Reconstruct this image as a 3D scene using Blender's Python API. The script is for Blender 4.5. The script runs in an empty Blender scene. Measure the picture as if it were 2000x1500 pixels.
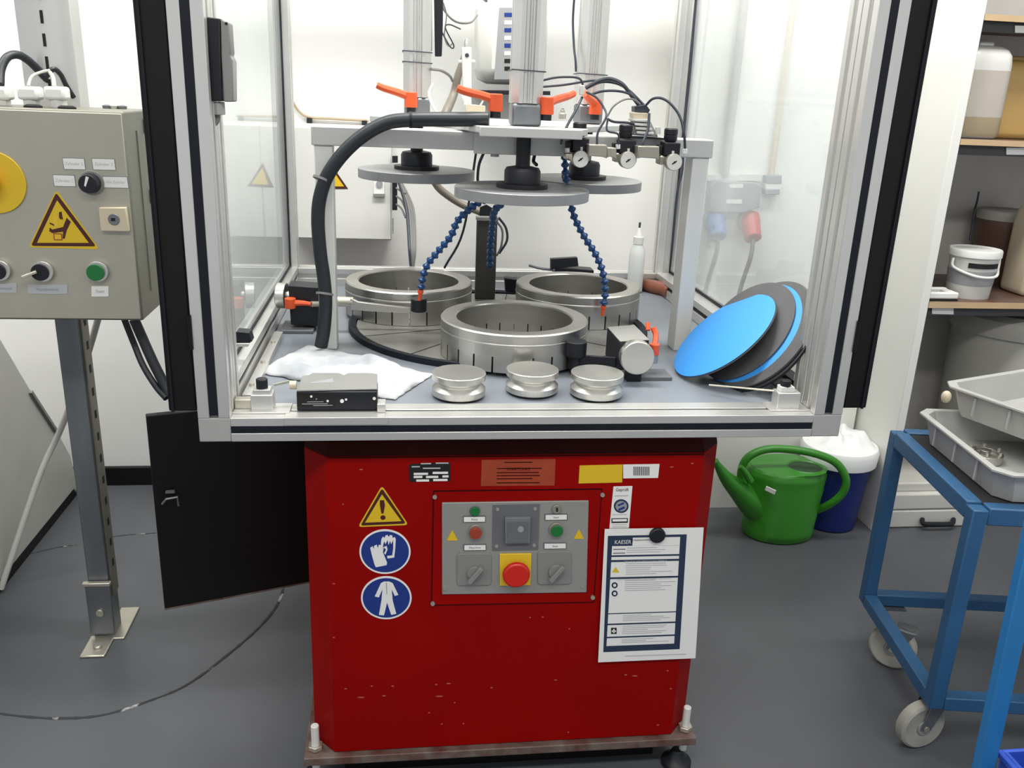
import bpy, bmesh, math, random
from mathutils import Vector as V, Matrix
random.seed(7)
S = bpy.context.scene
COL = S.collection
PI = math.pi

# ------------------------------------------------------------------ camera, world, lights, exposure
FPX = 1715.0
YAW, PIT, ROLL = [math.radians(a) for a in (7.7, 18.4, 2.4)]
CAM = V((0.0, -1.5, 1.44))
fw = V((math.sin(YAW)*math.cos(PIT), math.cos(YAW)*math.cos(PIT), -math.sin(PIT)))
rt = V((math.cos(YAW), -math.sin(YAW), 0)); up = rt.cross(fw)
rt, up = math.cos(ROLL)*rt+math.sin(ROLL)*up, -math.sin(ROLL)*rt+math.cos(ROLL)*up
cd = bpy.data.cameras.new('camera'); cam = bpy.data.objects.new('camera', cd); COL.objects.link(cam)
cam.matrix_world = Matrix(((rt.x, up.x, -fw.x, CAM.x), (rt.y, up.y, -fw.y, CAM.y), (rt.z, up.z, -fw.z, CAM.z), (0, 0, 0, 1)))
cd.sensor_width = 36; cd.lens = 36*FPX/2000; cd.clip_start = .05
S.camera = cam
w = bpy.data.worlds.new('world'); S.world = w; w.use_nodes = True
w.node_tree.nodes['Background'].inputs[0].default_value = (.93, .96, 1, 1)
w.node_tree.nodes['Background'].inputs[1].default_value = .52
def area(name, loc, sx, sy, power, rot=(0, 0, 0), col=(1, .985, .95)):
    l = bpy.data.lights.new(name, 'AREA'); l.shape = 'RECTANGLE'; l.size = sx; l.size_y = sy; l.energy = power; l.color = col
    o = bpy.data.objects.new(name, l); COL.objects.link(o); o.location = loc; o.rotation_euler = rot
LAMPS = [(.1, .45), (-1.5, .45), (1.7, .45), (.1, -1.7), (-1.5, -1.7), (1.7, -1.7)]
for i, (lx, ly) in enumerate(LAMPS):
    area('ceiling_lamp_light', (lx, ly, 2.93), 1.2, .3, (44, 22, 20, 22, 14, 14)[i])
S.view_settings.view_transform = 'Standard'; S.view_settings.look = 'None'
S.view_settings.gamma = 1; S.view_settings.use_curve_mapping = False
S.view_settings.exposure = .36

# ------------------------------------------------------------------ where a thing seen in the photo stands, given its depth or height
def ray(x, y): return (x-1000)*rt-(y-750)*up+FPX*fw
def pY(x, y, Y): d = ray(x, y); return CAM+d*((Y-CAM.y)/d.y)
def pZ(x, y, Z): d = ray(x, y); return CAM+d*((Z-CAM.z)/d.z)
def pX(x, y, X): d = ray(x, y); return CAM+d*((X-CAM.x)/d.x)

# ------------------------------------------------------------------ materials
def mat(name, col, rough=.5, metal=0, var=0, vscale=8, bump=0, bscale=60, stretch=(1, 1, 1), spec=.5, emit=0, coat=0, col2=None, trans=0):
    m = bpy.data.materials.new(name); m.use_nodes = True; nt = m.node_tree; b = nt.nodes['Principled BSDF']
    b.inputs['Base Color'].default_value = (*col, 1); b.inputs['Roughness'].default_value = rough
    b.inputs['Metallic'].default_value = metal; b.inputs['Specular IOR Level'].default_value = spec
    if coat: b.inputs['Coat Weight'].default_value = coat
    if trans: b.inputs['Transmission Weight'].default_value = trans
    if emit: b.inputs['Emission Color'].default_value = (*col, 1); b.inputs['Emission Strength'].default_value = emit
    if var or bump:
        tc = nt.nodes.new('ShaderNodeTexCoord'); mp = nt.nodes.new('ShaderNodeMapping'); mp.inputs['Scale'].default_value = stretch
        nt.links.new(tc.outputs['Object'], mp.inputs[0])
    if var:
        n = nt.nodes.new('ShaderNodeTexNoise'); n.inputs['Scale'].default_value = vscale; n.inputs['Detail'].default_value = 5
        r = nt.nodes.new('ShaderNodeValToRGB'); r.color_ramp.elements[0].position = .3; r.color_ramp.elements[1].position = .7
        c2 = col2 or [c*(1-var) for c in col]
        r.color_ramp.elements[0].color = (*c2, 1); r.color_ramp.elements[1].color = (*col, 1)
        nt.links.new(mp.outputs[0], n.inputs[0]); nt.links.new(n.outputs[0], r.inputs[0]); nt.links.new(r.outputs[0], b.inputs['Base Color'])
    if bump:
        n2 = nt.nodes.new('ShaderNodeTexNoise'); n2.inputs['Scale'].default_value = bscale; n2.inputs['Detail'].default_value = 4
        bp = nt.nodes.new('ShaderNodeBump'); bp.inputs['Strength'].default_value = bump; bp.inputs['Distance'].default_value = .002
        nt.links.new(mp.outputs[0], n2.inputs[0]); nt.links.new(n2.outputs[0], bp.inputs['Height']); nt.links.new(bp.outputs[0], b.inputs['Normal'])
    return m
def glass(name, haze, tint=(.92, .95, .95), scale=2.5):
    m = bpy.data.materials.new(name); m.use_nodes = True; nt = m.node_tree; nt.nodes.clear(); L = nt.links
    N = nt.nodes.new
    out = N('ShaderNodeOutputMaterial'); tr = N('ShaderNodeBsdfTransparent'); gl = N('ShaderNodeBsdfGlossy'); df = N('ShaderNodeBsdfDiffuse')
    tr.inputs[0].default_value = (*tint, 1); gl.inputs['Roughness'].default_value = .03; df.inputs[0].default_value = (.85, .87, .86, 1)
    fr = N('ShaderNodeFresnel'); fr.inputs[0].default_value = 1.32
    tc = N('ShaderNodeTexCoord'); n = N('ShaderNodeTexNoise'); n.inputs['Scale'].default_value = scale; n.inputs['Detail'].default_value = 3
    mr = N('ShaderNodeMapRange'); mr.inputs[1].default_value = .3; mr.inputs[2].default_value = .7; mr.inputs[3].default_value = haze*.5; mr.inputs[4].default_value = haze*1.4
    m1 = N('ShaderNodeMixShader'); m2 = N('ShaderNodeMixShader')
    L.new(tc.outputs['Object'], n.inputs[0]); L.new(n.outputs[0], mr.inputs[0]); L.new(mr.outputs[0], m1.inputs[0])
    L.new(tr.outputs[0], m1.inputs[1]); L.new(df.outputs[0], m1.inputs[2])
    ge = N('ShaderNodeNewGeometry'); om = N('ShaderNodeMath'); om.operation = 'SUBTRACT'; om.inputs[0].default_value = 1; ml = N('ShaderNodeMath'); ml.operation = 'MULTIPLY'
    L.new(ge.outputs['Backfacing'], om.inputs[1]); L.new(om.outputs[0], ml.inputs[0]); L.new(fr.outputs[0], ml.inputs[1]); L.new(ml.outputs[0], m2.inputs[0]); L.new(m1.outputs[0], m2.inputs[1]); L.new(gl.outputs[0], m2.inputs[2]); L.new(m2.outputs[0], out.inputs[0])
    return m
A = {}
A['wall'] = mat('wall_paint', (.80, .80, .775), .38, var=.04, vscale=1.5, bump=.05, bscale=90)
A['wallr'] = mat('pier_paint', (.78, .78, .74), .5, var=.03, vscale=1.5)
A['floor'] = mat('vinyl_floor', (.10, .106, .118), .40, var=.22, vscale=2.2, bump=.12, bscale=220)
A['seam'] = mat('floor_seam_filler', (.03, .032, .036), .8, var=.9, vscale=14, col2=(.40, .41, .41))
_r = [n for n in A['seam'].node_tree.nodes if n.type == 'VALTORGB'][0]; _r.color_ramp.elements[0].position = .37; _r.color_ramp.elements[1].position = .41
A['ceil'] = mat('ceiling_paint', (.8, .8, .78), .8)
A['lamp'] = mat('lamp_diffuser', (1, .98, .94), .5, emit=4)
A['alu'] = mat('anodised_aluminium', (.66, .655, .63), .34, .7, var=.08, vscale=5, stretch=(1, 1, .2))
A['alud'] = mat('grey_end_cap', (.34, .34, .33), .5)
A['rub'] = mat('black_rubber_strip', (.006, .008, .013), .55, spec=.25)
A['blk'] = mat('black_powder_coat', (.006, .0055, .0055), .45, var=.2, vscale=4, spec=.25)
A['blkp'] = mat('black_plastic', (.010, .011, .015), .45, spec=.35)
A['gryp'] = mat('grey_plastic', (.22, .22, .21), .5, var=.1)
A['red'] = mat('red_enamel', (.27, .0008, .0003), .5, var=.2, vscale=3, bump=.05, bscale=150, spec=.10)
A['redd'] = mat('dark_red_shade_and_print', (.035, .002, .0015), .55, var=.4, vscale=6, spec=.1)  # neck red darkened to hold the shade under the table; also seam and print
A['rust'] = mat('worn_grey_steel', (.20, .17, .15), .6, .3, var=.6, vscale=22, col2=(.10, .03, .02), bump=.3)
A['chip'] = mat('chipped_paint_mark', (.42, .10, .06), .6)
A['st'] = mat('ground_steel', (.56, .545, .51), .37, 1, var=.22, vscale=7, stretch=(1, 1, 3))
A['stb'] = mat('bright_turned_steel', (.66, .65, .61), .36, 1, var=.1, vscale=9)
A['std'] = mat('dark_ring_bore', (.2, .155, .145), .45, .7, var=.2, vscale=9)
A['plate'] = mat('lapping_plate_iron', (.46, .45, .42), .38, .75, var=.3, vscale=5)
A['disc'] = mat('cast_iron_disc', (.29, .29, .295), .45, .4, var=.12, vscale=12)
A['table'] = mat('grey_painted_table', (.20, .22, .25), .3, var=.15, vscale=4)
A['white'] = mat('white_powder_coat', (.66, .66, .63), .45, var=.08, vscale=3)
A['beam'] = mat('pale_beam_paint', (.52, .52, .505), .42, .2, var=.06, vscale=3)
A['ora'] = mat('orange_plastic', (.66, .085, .018), .42)
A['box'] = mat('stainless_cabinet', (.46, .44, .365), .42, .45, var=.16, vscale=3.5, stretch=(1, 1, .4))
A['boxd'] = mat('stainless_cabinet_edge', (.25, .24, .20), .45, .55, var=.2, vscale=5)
A['galv'] = mat('galvanised_steel', (.24, .255, .27), .42, .75, var=.35, vscale=14, stretch=(1, 1, .3))
A['zinc'] = mat('bright_zinc', (.62, .59, .50), .35, .8, var=.1)
A['yel'] = mat('yellow_sign', (.66, .44, .012), .45)
A['maroon'] = mat('dark_maroon_print', (.055, .006, .004), .5)
A['blue'] = mat('blue_sign', (.008, .03, .20), .4)
A['navy'] = mat('navy_print', (.014, .03, .065), .5)
A['paper'] = mat('white_paper', (.76, .76, .73), .6, var=.03)
A['paperg'] = mat('light_grey_print', (.42, .43, .44), .6)
A['ink'] = mat('dark_ink', (.015, .015, .015), .6, spec=.2)
A['orst'] = mat('faded_orange_sticker', (.34, .045, .012), .5, var=.2, vscale=30)
A['pan'] = mat('grey_control_panel', (.30, .30, .28), .45, .2, var=.12, vscale=8)
A['pand'] = mat('dark_grey_panel', (.125, .13, .14), .5, var=.15, vscale=20)
A['smoke'] = mat('smoked_plastic', (.16, .165, .18), .2)
A['grn'] = mat('green_button', (.006, .15, .03), .3)
A['rbt'] = mat('red_button', (.55, .012, .006), .3)
A['dred'] = mat('dull_red_button', (.30, .04, .02), .4)
A['ybox'] = mat('yellow_plastic', (.70, .46, .02), .4)
A['gcan'] = mat('green_watering_can_plastic', (.03, .21, .012), .36, var=.12, vscale=6)
A['gcan2'] = mat('can_opening_shade', (.01, .05, .01), .6)
A['bbin'] = mat('blue_bin_plastic', (.008, .02, .16), .4)
A['bag'] = mat('white_bag_film', (.80, .81, .80), .35, bump=.5, bscale=12)
A['dpost'] = mat('dark_weathered_steel', (.085, .08, .07), .5, .4, var=.35, vscale=9)
A['cloth'] = mat('white_cloth', (.56, .56, .56), .8, bump=.9, bscale=22, var=.12, vscale=8, col2=(.29, .31, .34))
A['trol'] = mat('blue_trolley_paint', (.03, .115, .25), .42, var=.25, vscale=5, spec=.5)
A['trolb'] = mat('bright_blue_paint', (.02, .17, .42), .4, var=.1)
A['crate'] = mat('blue_crate_plastic', (.03, .09, .50), .4)
A['deck'] = mat('black_trolley_mat', (.015, .015, .017), .7)
A['tray'] = mat('grey_tray_metal', (.48, .48, .46), .5, .15, var=.15, vscale=6)
A['wheel'] = mat('cream_nylon_wheel', (.42, .41, .36), .5, var=.35, vscale=14)
A['bdisc'] = mat('blue_abrasive_disc', (.035, .26, .68), .6)
A['gdisc'] = mat('grey_pad', (.085, .085, .088), .75, var=.2, vscale=15)
A['bhose'] = mat('blue_hose_segment', (.006, .05, .16), .35)
A['hose'] = mat('black_hose', (.010, .013, .017), .45)
A['cabl'] = mat('dark_cable', (.025, .032, .045), .45)
A['cabg'] = mat('grey_cable', (.17, .165, .16), .5)
A['cabw'] = mat('pale_cable', (.42, .41, .38), .5)
A['cabbr'] = mat('beige_cable', (.36, .28, .18), .5)
A['tube'] = mat('grey_brown_hose', (.20, .175, .14), .45)
A['wood'] = mat('pale_wood_edge', (.56, .40, .23), .55, var=.12, vscale=10, stretch=(1, 6, 6))
A['bdtop'] = mat('stained_board', (.16, .13, .105), .45, var=.5, vscale=6, col2=(.10, .035, .022))
A['shb'] = mat('shelf_back_grey', (.62, .60, .56), .6, var=.1)
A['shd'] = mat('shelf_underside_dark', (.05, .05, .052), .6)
A['can1'] = mat('translucent_white_plastic', (.62, .615, .58), .35, var=.05)
A['liq'] = mat('grey_beige_liquid_zone', (.46, .42, .36), .35, var=.08)
A['liq2'] = mat('beige_liquid_zone', (.34, .27, .17), .35, var=.1)
A['cany'] = mat('yellow_plastic_can', (.56, .36, .12), .4)
A['brown'] = mat('brown_tub', (.15, .075, .055), .4, var=.2, vscale=6)
A['cream'] = mat('cream_plastic', (.58, .50, .36), .4)
A['tub'] = mat('grey_tub', (.42, .41, .37), .5, var=.1)
A['gry'] = mat('mid_grey_plastic', (.28, .285, .29), .5)
A['soc'] = mat('grey_socket_box', (.25, .27, .30), .5)
A['bplug'] = mat('blue_plug', (.05, .15, .42), .45)
A['rplug'] = mat('red_plug', (.45, .03, .03), .45)
A['sty'] = mat('white_foam_box', (.68, .67, .62), .7, var=.04)
A['brn'] = mat('red_brown_plastic', (.22, .07, .04), .35, var=.3)
A['dial'] = mat('gauge_dial', (.62, .62, .57), .5)
A['nick'] = mat('nickel_fitting', (.38, .36, .30), .35, .6, var=.2, vscale=20)
A['wpan'] = mat('grey_white_panel', (.46, .46, .43), .5, var=.05)
A['clear'] = mat('clear_bottle_plastic', (.80, .82, .80), .25, trans=.35)
A['glL'] = glass('left_pane_glass', .14)
A['glR'] = glass('right_pane_glass', .22, tint=(.95, .965, .97), scale=2)

# ------------------------------------------------------------------ builders
ORG = {}
def orient(d):
    d = d.normalized(); a = V((0, 0, 1)) if abs(d.z) < .95 else V((1, 0, 0))
    x = a.cross(d).normalized(); return x, d.cross(x), d
class MB:
    def __init__(s): s.v = []; s.f = []
    def add(s, vs, fs):
        o = len(s.v); s.v += [V(p) for p in vs]; s.f += [tuple(i+o for i in q) for q in fs]; return s
    def box(s, a, b, M=None):
        x0, y0, z0 = a; x1, y1, z1 = b
        vs = [V((x, y, z)) for x in (x0, x1) for y in (y0, y1) for z in (z0, z1)]
        if M: vs = [M @ p for p in vs]
        return s.add(vs, [(0, 1, 3, 2), (4, 6, 7, 5), (0, 4, 5, 1), (2, 3, 7, 6), (0, 2, 6, 4), (1, 5, 7, 3)])
    def bar(s, p, q, wx, wy, ref=None):
        p, q = V(p), V(q); d = (q-p).normalized()
        x = (V(ref)-V(ref).dot(d)*d).normalized() if ref else orient(d)[0]
        y = d.cross(x)
        vs = [c+x*a*wx/2+y*b*wy/2 for c in (p, q) for a, b in ((-1, -1), (1, -1), (1, 1), (-1, 1))]
        return s.add(vs, [(3, 2, 1, 0), (4, 5, 6, 7), (0, 1, 5, 4), (1, 2, 6, 5), (2, 3, 7, 6), (3, 0, 4, 7)])
    def lathe(s, prof, o=(0, 0, 0), ax=(0, 0, 1), n=32, sx=1, sy=1):
        o = V(o); x, y, z = (V((1, 0, 0)), V((0, 1, 0)), V((0, 0, 1))) if tuple(ax) == (0, 0, 1) else orient(V(ax))
        vs = []; fs = []
        for r, h in prof:
            for k in range(n):
                a = 2*PI*k/n; vs.append(o+x*(math.cos(a)*r*sx)+y*(math.sin(a)*r*sy)+z*h)
        for i in range(len(prof)-1):
            for k in range(n):
                k2 = (k+1) % n; fs.append((i*n+k, i*n+k2, (i+1)*n+k2, (i+1)*n+k))
        if prof[0][0] > 1e-6: fs.append(tuple(range(n))[::-1])
        if prof[-1][0] > 1e-6: fs.append(tuple((len(prof)-1)*n+k for k in range(n)))
        return s.add(vs, fs)
    def cyl(s, p, q, r, r2=None, n=20):
        p, q = V(p), V(q); d = q-p
        return s.lathe([(r, 0), (r if r2 is None else r2, d.length)], p, tuple(d), n)
    def ring(s, prof, o, ax=(0, 0, 1), n=48):   # closed cross-section
        o = V(o); x, y, z = (V((1, 0, 0)), V((0, 1, 0)), V((0, 0, 1))) if tuple(ax) == (0, 0, 1) else orient(V(ax))
        m = len(prof); vs = []; fs = []
        for k in range(n):
            a = 2*PI*k/n
            for r, h in prof: vs.append(o+x*math.cos(a)*r+y*math.sin(a)*r+z*h)
        for k in range(n):
            k2 = (k+1) % n
            for i in range(m): i2 = (i+1) % m; fs.append((k*m+i, k2*m+i, k2*m+i2, k*m+i2))
        return s.add(vs, fs)
    def tube(s, pts, r, n=8, sub=6, smooth=True):
        P = [V(p) for p in pts]
        if smooth and len(P) > 2: P = spline(P, sub)
        vs = []; fs = []; x = orient(P[1]-P[0])[0]; N = len(P)
        for i, p in enumerate(P):
            d = (P[min(i+1, N-1)]-P[max(i-1, 0)]).normalized(); x = (x-x.dot(d)*d).normalized(); y = d.cross(x)
            rr = r(i/(N-1)) if callable(r) else r
            for k in range(n): a = 2*PI*k/n; vs.append(p+x*math.cos(a)*rr+y*math.sin(a)*rr)
        for i in range(N-1):
            for k in range(n): k2 = (k+1) % n; fs.append((i*n+k, i*n+k2, (i+1)*n+k2, (i+1)*n+k))
        fs.append(tuple(range(n))[::-1]); fs.append(tuple((N-1)*n+k for k in range(n)))
        return s.add(vs, fs)
    def prism(s, pts, dvec):
        P = [V(p) for p in pts]; d = V(dvec); n = len(P)
        nrm = V((0, 0, 0))
        for i in range(n): nrm += P[i].cross(P[(i+1) % n])
        if nrm.dot(d) > 0: P = P[::-1]
        # P is now wound so its normal points away from d
        return s.add(P+[p+d for p in P], [tuple(range(n)), tuple(range(2*n-1, n-1, -1))]+[(i, i+n, (i+1) % n+n, (i+1) % n) for i in range(n)])
    def sph(s, c, r, n=16, sx=1, sy=1, sz=1):
        m = n//2; prof = [(max(r*math.sin(PI*i/m), 0), -r*sz*math.cos(PI*i/m)) for i in range(m+1)]
        prof[0] = (1e-7, prof[0][1]); prof[-1] = (1e-7, prof[-1][1]); return s.lathe(prof, c, (0, 0, 1), n, sx, sy)
    def build(s, name, m, parent=None, bev=0, label=None, cat=None, group=None, kind=None, sharp=35):
        xs = [[p[i] for p in s.v] for i in range(3)]
        c = V([(min(q)+max(q))/2 for q in xs])
        if parent is None: c.z = min(xs[2])
        me = bpy.data.meshes.new(name); me.from_pydata([tuple(p-c) for p in s.v], [], s.f)
        bm = bmesh.new(); bm.from_mesh(me); bmesh.ops.recalc_face_normals(bm, faces=bm.faces); bm.to_mesh(me); bm.free()
        me.polygons.foreach_set('use_smooth', [True]*len(me.polygons)); me.set_sharp_from_angle(angle=math.radians(sharp))
        o = bpy.data.objects.new(name, me); COL.objects.link(o); me.materials.append(A[m] if isinstance(m, str) else m)
        ORG[o] = c
        if parent: o.parent = parent; o.location = c-ORG[parent]
        else: o.location = c
        if bev:
            b = o.modifiers.new('bevel', 'BEVEL'); b.width = bev; b.segments = 2; b.limit_method = 'ANGLE'; b.angle_limit = math.radians(50)
        tag(o, label, cat, group, kind); return o
def spline(P, sub):
    out = []; Q = [P[0]*2-P[1]]+P+[P[-1]*2-P[-2]]
    for i in range(1, len(Q)-2):
        a, b, c, d = Q[i-1:i+3]
        for k in range(sub):
            t = k/sub; out.append(.5*((2*b)+(c-a)*t+(2*a-5*b+4*c-d)*t*t+(3*b-a-3*c+d)*t**3))
    return out+[P[-1]]
def tag(o, label=None, cat=None, group=None, kind=None):
    if label: o['label'] = label
    if cat: o['category'] = cat
    if group: o['group'] = group
    if kind: o['kind'] = kind
    return o
def thing(name, loc, label, cat, group=None):
    o = bpy.data.objects.new(name, None); o.empty_display_size = .05; COL.objects.link(o); o.location = loc; ORG[o] = V(loc)
    return tag(o, label, cat, group)
def copy_tree(o, loc, label=None, group=None, rz=0, parent=None):
    c = o.copy(); COL.objects.link(c)
    if parent is None:
        c.location = loc; ORG[c] = V(loc); c.rotation_euler = (0, 0, rz)
        if label: c['label'] = label
    else: c.parent = parent
    for ch in list(o.children): copy_tree(ch, None, parent=c)
    return c
def text(s, c, size, m, parent, ax=(1, 0, 0), upv=(0, 0, 1), name='lettering', wmax=None, align='CENTER'):
    cu = bpy.data.curves.new(name, 'FONT'); cu.body = s; cu.size = size; cu.align_x = align; cu.align_y = 'CENTER'; cu.resolution_u = 2
    t = bpy.data.objects.new('tmp', cu); COL.objects.link(t); bpy.context.view_layer.update()
    me = bpy.data.meshes.new_from_object(t.evaluated_get(bpy.context.evaluated_depsgraph_get())); COL.objects.unlink(t); bpy.data.objects.remove(t)
    x = V(ax).normalized(); z = V(upv).normalized(); n = x.cross(z)
    if wmax and len(me.vertices):
        wd = max(v.co.x for v in me.vertices)-min(v.co.x for v in me.vertices)
        if wd > wmax:
            for v in me.vertices: v.co.x *= wmax/wd
    for v in me.vertices: v.co = x*v.co.x+z*v.co.y+n*v.co.z
    me.materials.clear(); me.materials.append(A[m]); me.name = name
    o = bpy.data.objects.new(name, me); COL.objects.link(o); o.parent = parent; o.location = V(c)-ORG[parent]; ORG[o] = V(c); return o
def flat(name, px, Y, th, m, parent, off=0, label=None, bev=0):
    """a flat piece lying on a vertical plane facing the room, th thick towards the room"""
    return MB().prism([pY(x, y, Y)+V((0, -off, 0)) for x, y in px], (0, -th, 0)).build(name, m, parent, bev, label)
def circ(cx, cy, rx, ry, n=28): return [(cx+rx*math.cos(2*PI*k/n), cy+ry*math.sin(2*PI*k/n)) for k in range(n)]
def rect(x0, y0, x1, y1, sk=0): return [(x0, y0), (x1, y0+sk), (x1, y1+sk), (x0, y1)]
def slotted(x0, y0, x1, y1, g, gd):
    """square profile outline with a groove in the middle of each side"""
    mx, my = (x0+x1)/2, (y0+y1)/2
    return [(x0, y0), (mx-g, y0), (mx-g, y0+gd), (mx+g, y0+gd), (mx+g, y0), (x1, y0), (x1, my-g), (x1-gd, my-g), (x1-gd, my+g), (x1, my+g),
            (x1, y1), (mx+g, y1), (mx+g, y1-gd), (mx-g, y1-gd), (mx-g, y1), (x0, y1), (x0, my+g), (x0+gd, my+g), (x0+gd, my-g), (x0, my-g)]

# ================================================================== SETTING
def struct(m, name, mt, **k): o = m.build(name, mt, None, **k); o['kind'] = 'structure'; return o
struct(MB().box((-3.2, -3.4, -.05), (3.6, 1.75, 0)), 'floor', 'floor')
struct(MB().box((-3.2, 1.63, 0), (3.6, 1.75, 3)), 'wall_back', 'wall')
struct(MB().box((.93, 1.34, 0), (1.66, 1.63, 3)), 'wall_pier', 'wallr')
struct(MB().box((-3.3, -3.4, 3), (3.7, 1.75, 3.08)), 'ceiling', 'ceil')
struct(MB().box((-3.2, 1.612, 0), (.93, 1.63, .072)), 'baseboard_back', 'blk', bev=.003)
fl = bpy.data.objects['floor']
def ribbon(px, wd, name, z=.0012):
    P = spline([pZ(x, y, 0) for x, y in px], 8); m = MB(); vs = []; fs = []
    for i, p in enumerate(P):
        d = (P[min(i+1, len(P)-1)]-P[max(i-1, 0)]).normalized(); nn = V((-d.y, d.x, 0))*(wd*(.5+.6*random.random()))
        vs += [p+nn+V((0, 0, z)), p-nn+V((0, 0, z)), p+nn*1.1, p-nn*1.1]
    for i in range(len(P)-1):
        a = i*4; b = a+4; fs += [(a, a+1, b+1, b), (a, b, b+2, a+2), (a+1, a+3, b+3, b+1)]
    o = m.add(vs, fs).build(name, 'seam', fl); return o
ribbon([(-60, 1380), (0, 1394), (100, 1403), (200, 1397), (300, 1366), (370, 1335), (450, 1275), (510, 1222), (545, 1175), (552, 1130), (530, 1070)], .0045, 'floor_seam')
ribbon([(60, 1082), (110, 1070), (150, 1064)], .002, 'floor_seam'); ribbon([(205, 1051), (250, 1045), (305, 1041)], .002, 'floor_seam')
for lx, ly in LAMPS:
    t = thing('ceiling_lamp', (lx, ly, 2.95), 'long rectangular ceiling lamp over the workshop at %s' % ('the machine' if (lx, ly) == (.1, .45) else 'row %s' % ('front' if ly > 0 else 'rear')), 'lamp', 'ceiling lamps')
    t['label'] = 'long white rectangular ceiling lamp, %s of the %s row' % ({-1.5: 'left', .1: 'middle', 1.7: 'right'}[lx], 'rear' if ly > 0 else 'front')
    MB().box((lx-.62, ly-.17, 2.95), (lx+.62, ly+.17, 3.0)).build('housing', 'white', t, .004)
    MB().box((lx-.6, ly-.15, 2.942), (lx+.6, ly+.15, 2.95)).build('diffuser', 'lamp', t)

# ================================================================== MACHINE ENCLOSURE
X0, X1, XI0, XI1 = -.352, .849, -.297, .792
Y1, Y2 = 1.12, 1.175
ZB, ZT = .828, .873
enc = thing('machine_enclosure', (X0, 0, ZB), 'tall open-fronted aluminium profile enclosure with glass side panes around the machine', 'enclosure')
def strip(par, a, b): MB().box(a, b).build('slot_strip', 'rub', par)
def upright(x0, x1, y0, y1, z0=ZB+.045, z1=2.1, faces='FIO', rw=.0075):
    m = MB().prism([(x, y, z0) for x, y in slotted(x0, y0, x1, y1, .0075, .006)], (0, 0, z1-z0))
    o = m.build('upright', 'alu', enc, .0012)
    mx, my = (x0+x1)/2, (y0+y1)/2
    if 'F' in faces: strip(o, (mx-.0073, y0+.001, z0+.004), (mx+.0073, y0+.007, z1))
    if 'R' in faces: strip(o, (x1-.0045, my-.004, z0), (x1-.004, my+.004, z1))
    return o
upright(X0, XI0, 0, .055); upright(XI1, X1, 0, .055)
upright(X0+.004, XI0, .058, .105, faces=''); upright(XI1, X1-.004, .058, .105, faces='')
upright(X0, XI0, Y1, Y2, faces=''); upright(XI1, X1, Y1, Y2, faces='')
def rail(a, b, axis, nsl=1, front=True):
    """horizontal profile, grooves on its visible long sides"""
    x0, y0, z0 = a; x1, y1, z1 = b
    if axis == 'x':
        cz = [z0+(z1-z0)*(k+.5)/nsl for k in range(nsl)]
        pts = [(y0, z0)]
        for c in cz: pts += [(y0, c-.0065), (y0+.006, c-.0065), (y0+.006, c+.0065), (y0, c+.0065)]
        my = (y0+y1)/2
        pts += [(y0, z1), (my-.004, z1), (my-.004, z1-.005), (my+.004, z1-.005), (my+.004, z1), (y1, z1), (y1, z0)]
        o = MB().prism([(x0, p, q) for p, q in pts], (x1-x0, 0, 0)).build('rail', 'alu', enc, .0012)
    else:
        out = []
        s = 1 if x0 < 0 else -1; xi, xo = (x1, x0) if x0 < 0 else (x0, x1)
        pts = [(xi, z0)]
        for k in range(nsl):
            c = z0+(z1-z0)*(k+.5)/nsl; pts += [(xi, c-.006), (xi-s*.007, c-.006), (xi-s*.007, c+.006), (xi, c+.006)]
        pts += [(xi, z1), (xo, z1), (xo, z0)]
        o = MB().prism([(p, y0, q) for p, q in pts], (0, y1-y0, 0)).build('rail', 'alu', enc, .0012)
        for k in range(nsl):
            c = z0+(z1-z0)*(k+.5)/nsl; strip(o, (min(xi-s*.0071, xi-s*.005), y0+.002, c-.0055), (max(xi-s*.0071, xi-s*.005), y1-.002, c+.0055))
    return o
fr = rail((XI0, 0, ZB), (XI1, .074, ZT), 'x')
strip(fr, (XI0+.001, .001, ZB+.016), (XI1-.001, .007, ZB+.029))
strip(fr, (XI0+.001, .0335, ZT-.0048), (XI1-.001, .0405, ZT-.003))
rail((X0, .106, ZB), (XI0, Y1, .925), 'y', 2); rail((XI1, .106, ZB), (X1, Y1, .925), 'y', 2)
rr = rail((XI0, Y1, ZB), (XI1, Y2, .922), 'x', 2)
for z0 in (ZB, 2.1):
    for xa, xb in ((X0, XI0), (XI1, X1)):
        MB().box((xa, 0, z0), (xb, .056, z0+.045)).build('corner_block', 'alud', enc, .002)
MB().box((XI0, 0, 2.1), (XI1, .055, 2.145)).build('rail', 'alu', enc, .002); MB().box((XI0, Y1, 2.1), (XI1, Y2, 2.145)).build('rail', 'alu', enc, .002)
MB().box((X0, .056, 2.1), (XI0, Y2, 2.145)).build('rail', 'alu', enc, .002); MB().box((XI1, .056, 2.1), (X1, Y2, 2.145)).build('rail', 'alu', enc, .002)
MB().box((-.322, .106, .926), (-.318, Y1-.001, 2.09)).build('glass_pane', 'glL', enc)
MB().box((.833, .106, .926), (.837, Y1-.001, 2.09)).build('glass_pane', 'glR', enc)
for x in (-.3215, .8365):
    if x > 0: MB().box((x-.006, .106, .9256), (x+.006, .112, 2.09)).build('pane_seal', 'rub', enc)
    MB().box((x-.006, Y1-.008, .926), (x+.006, Y1-.002, 2.09)).build('pane_seal', 'rub', enc)
    MB().box((x-.005, .106, .9255), (x+.005, Y1, .933)).build('pane_seal', 'rub', enc)
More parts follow.
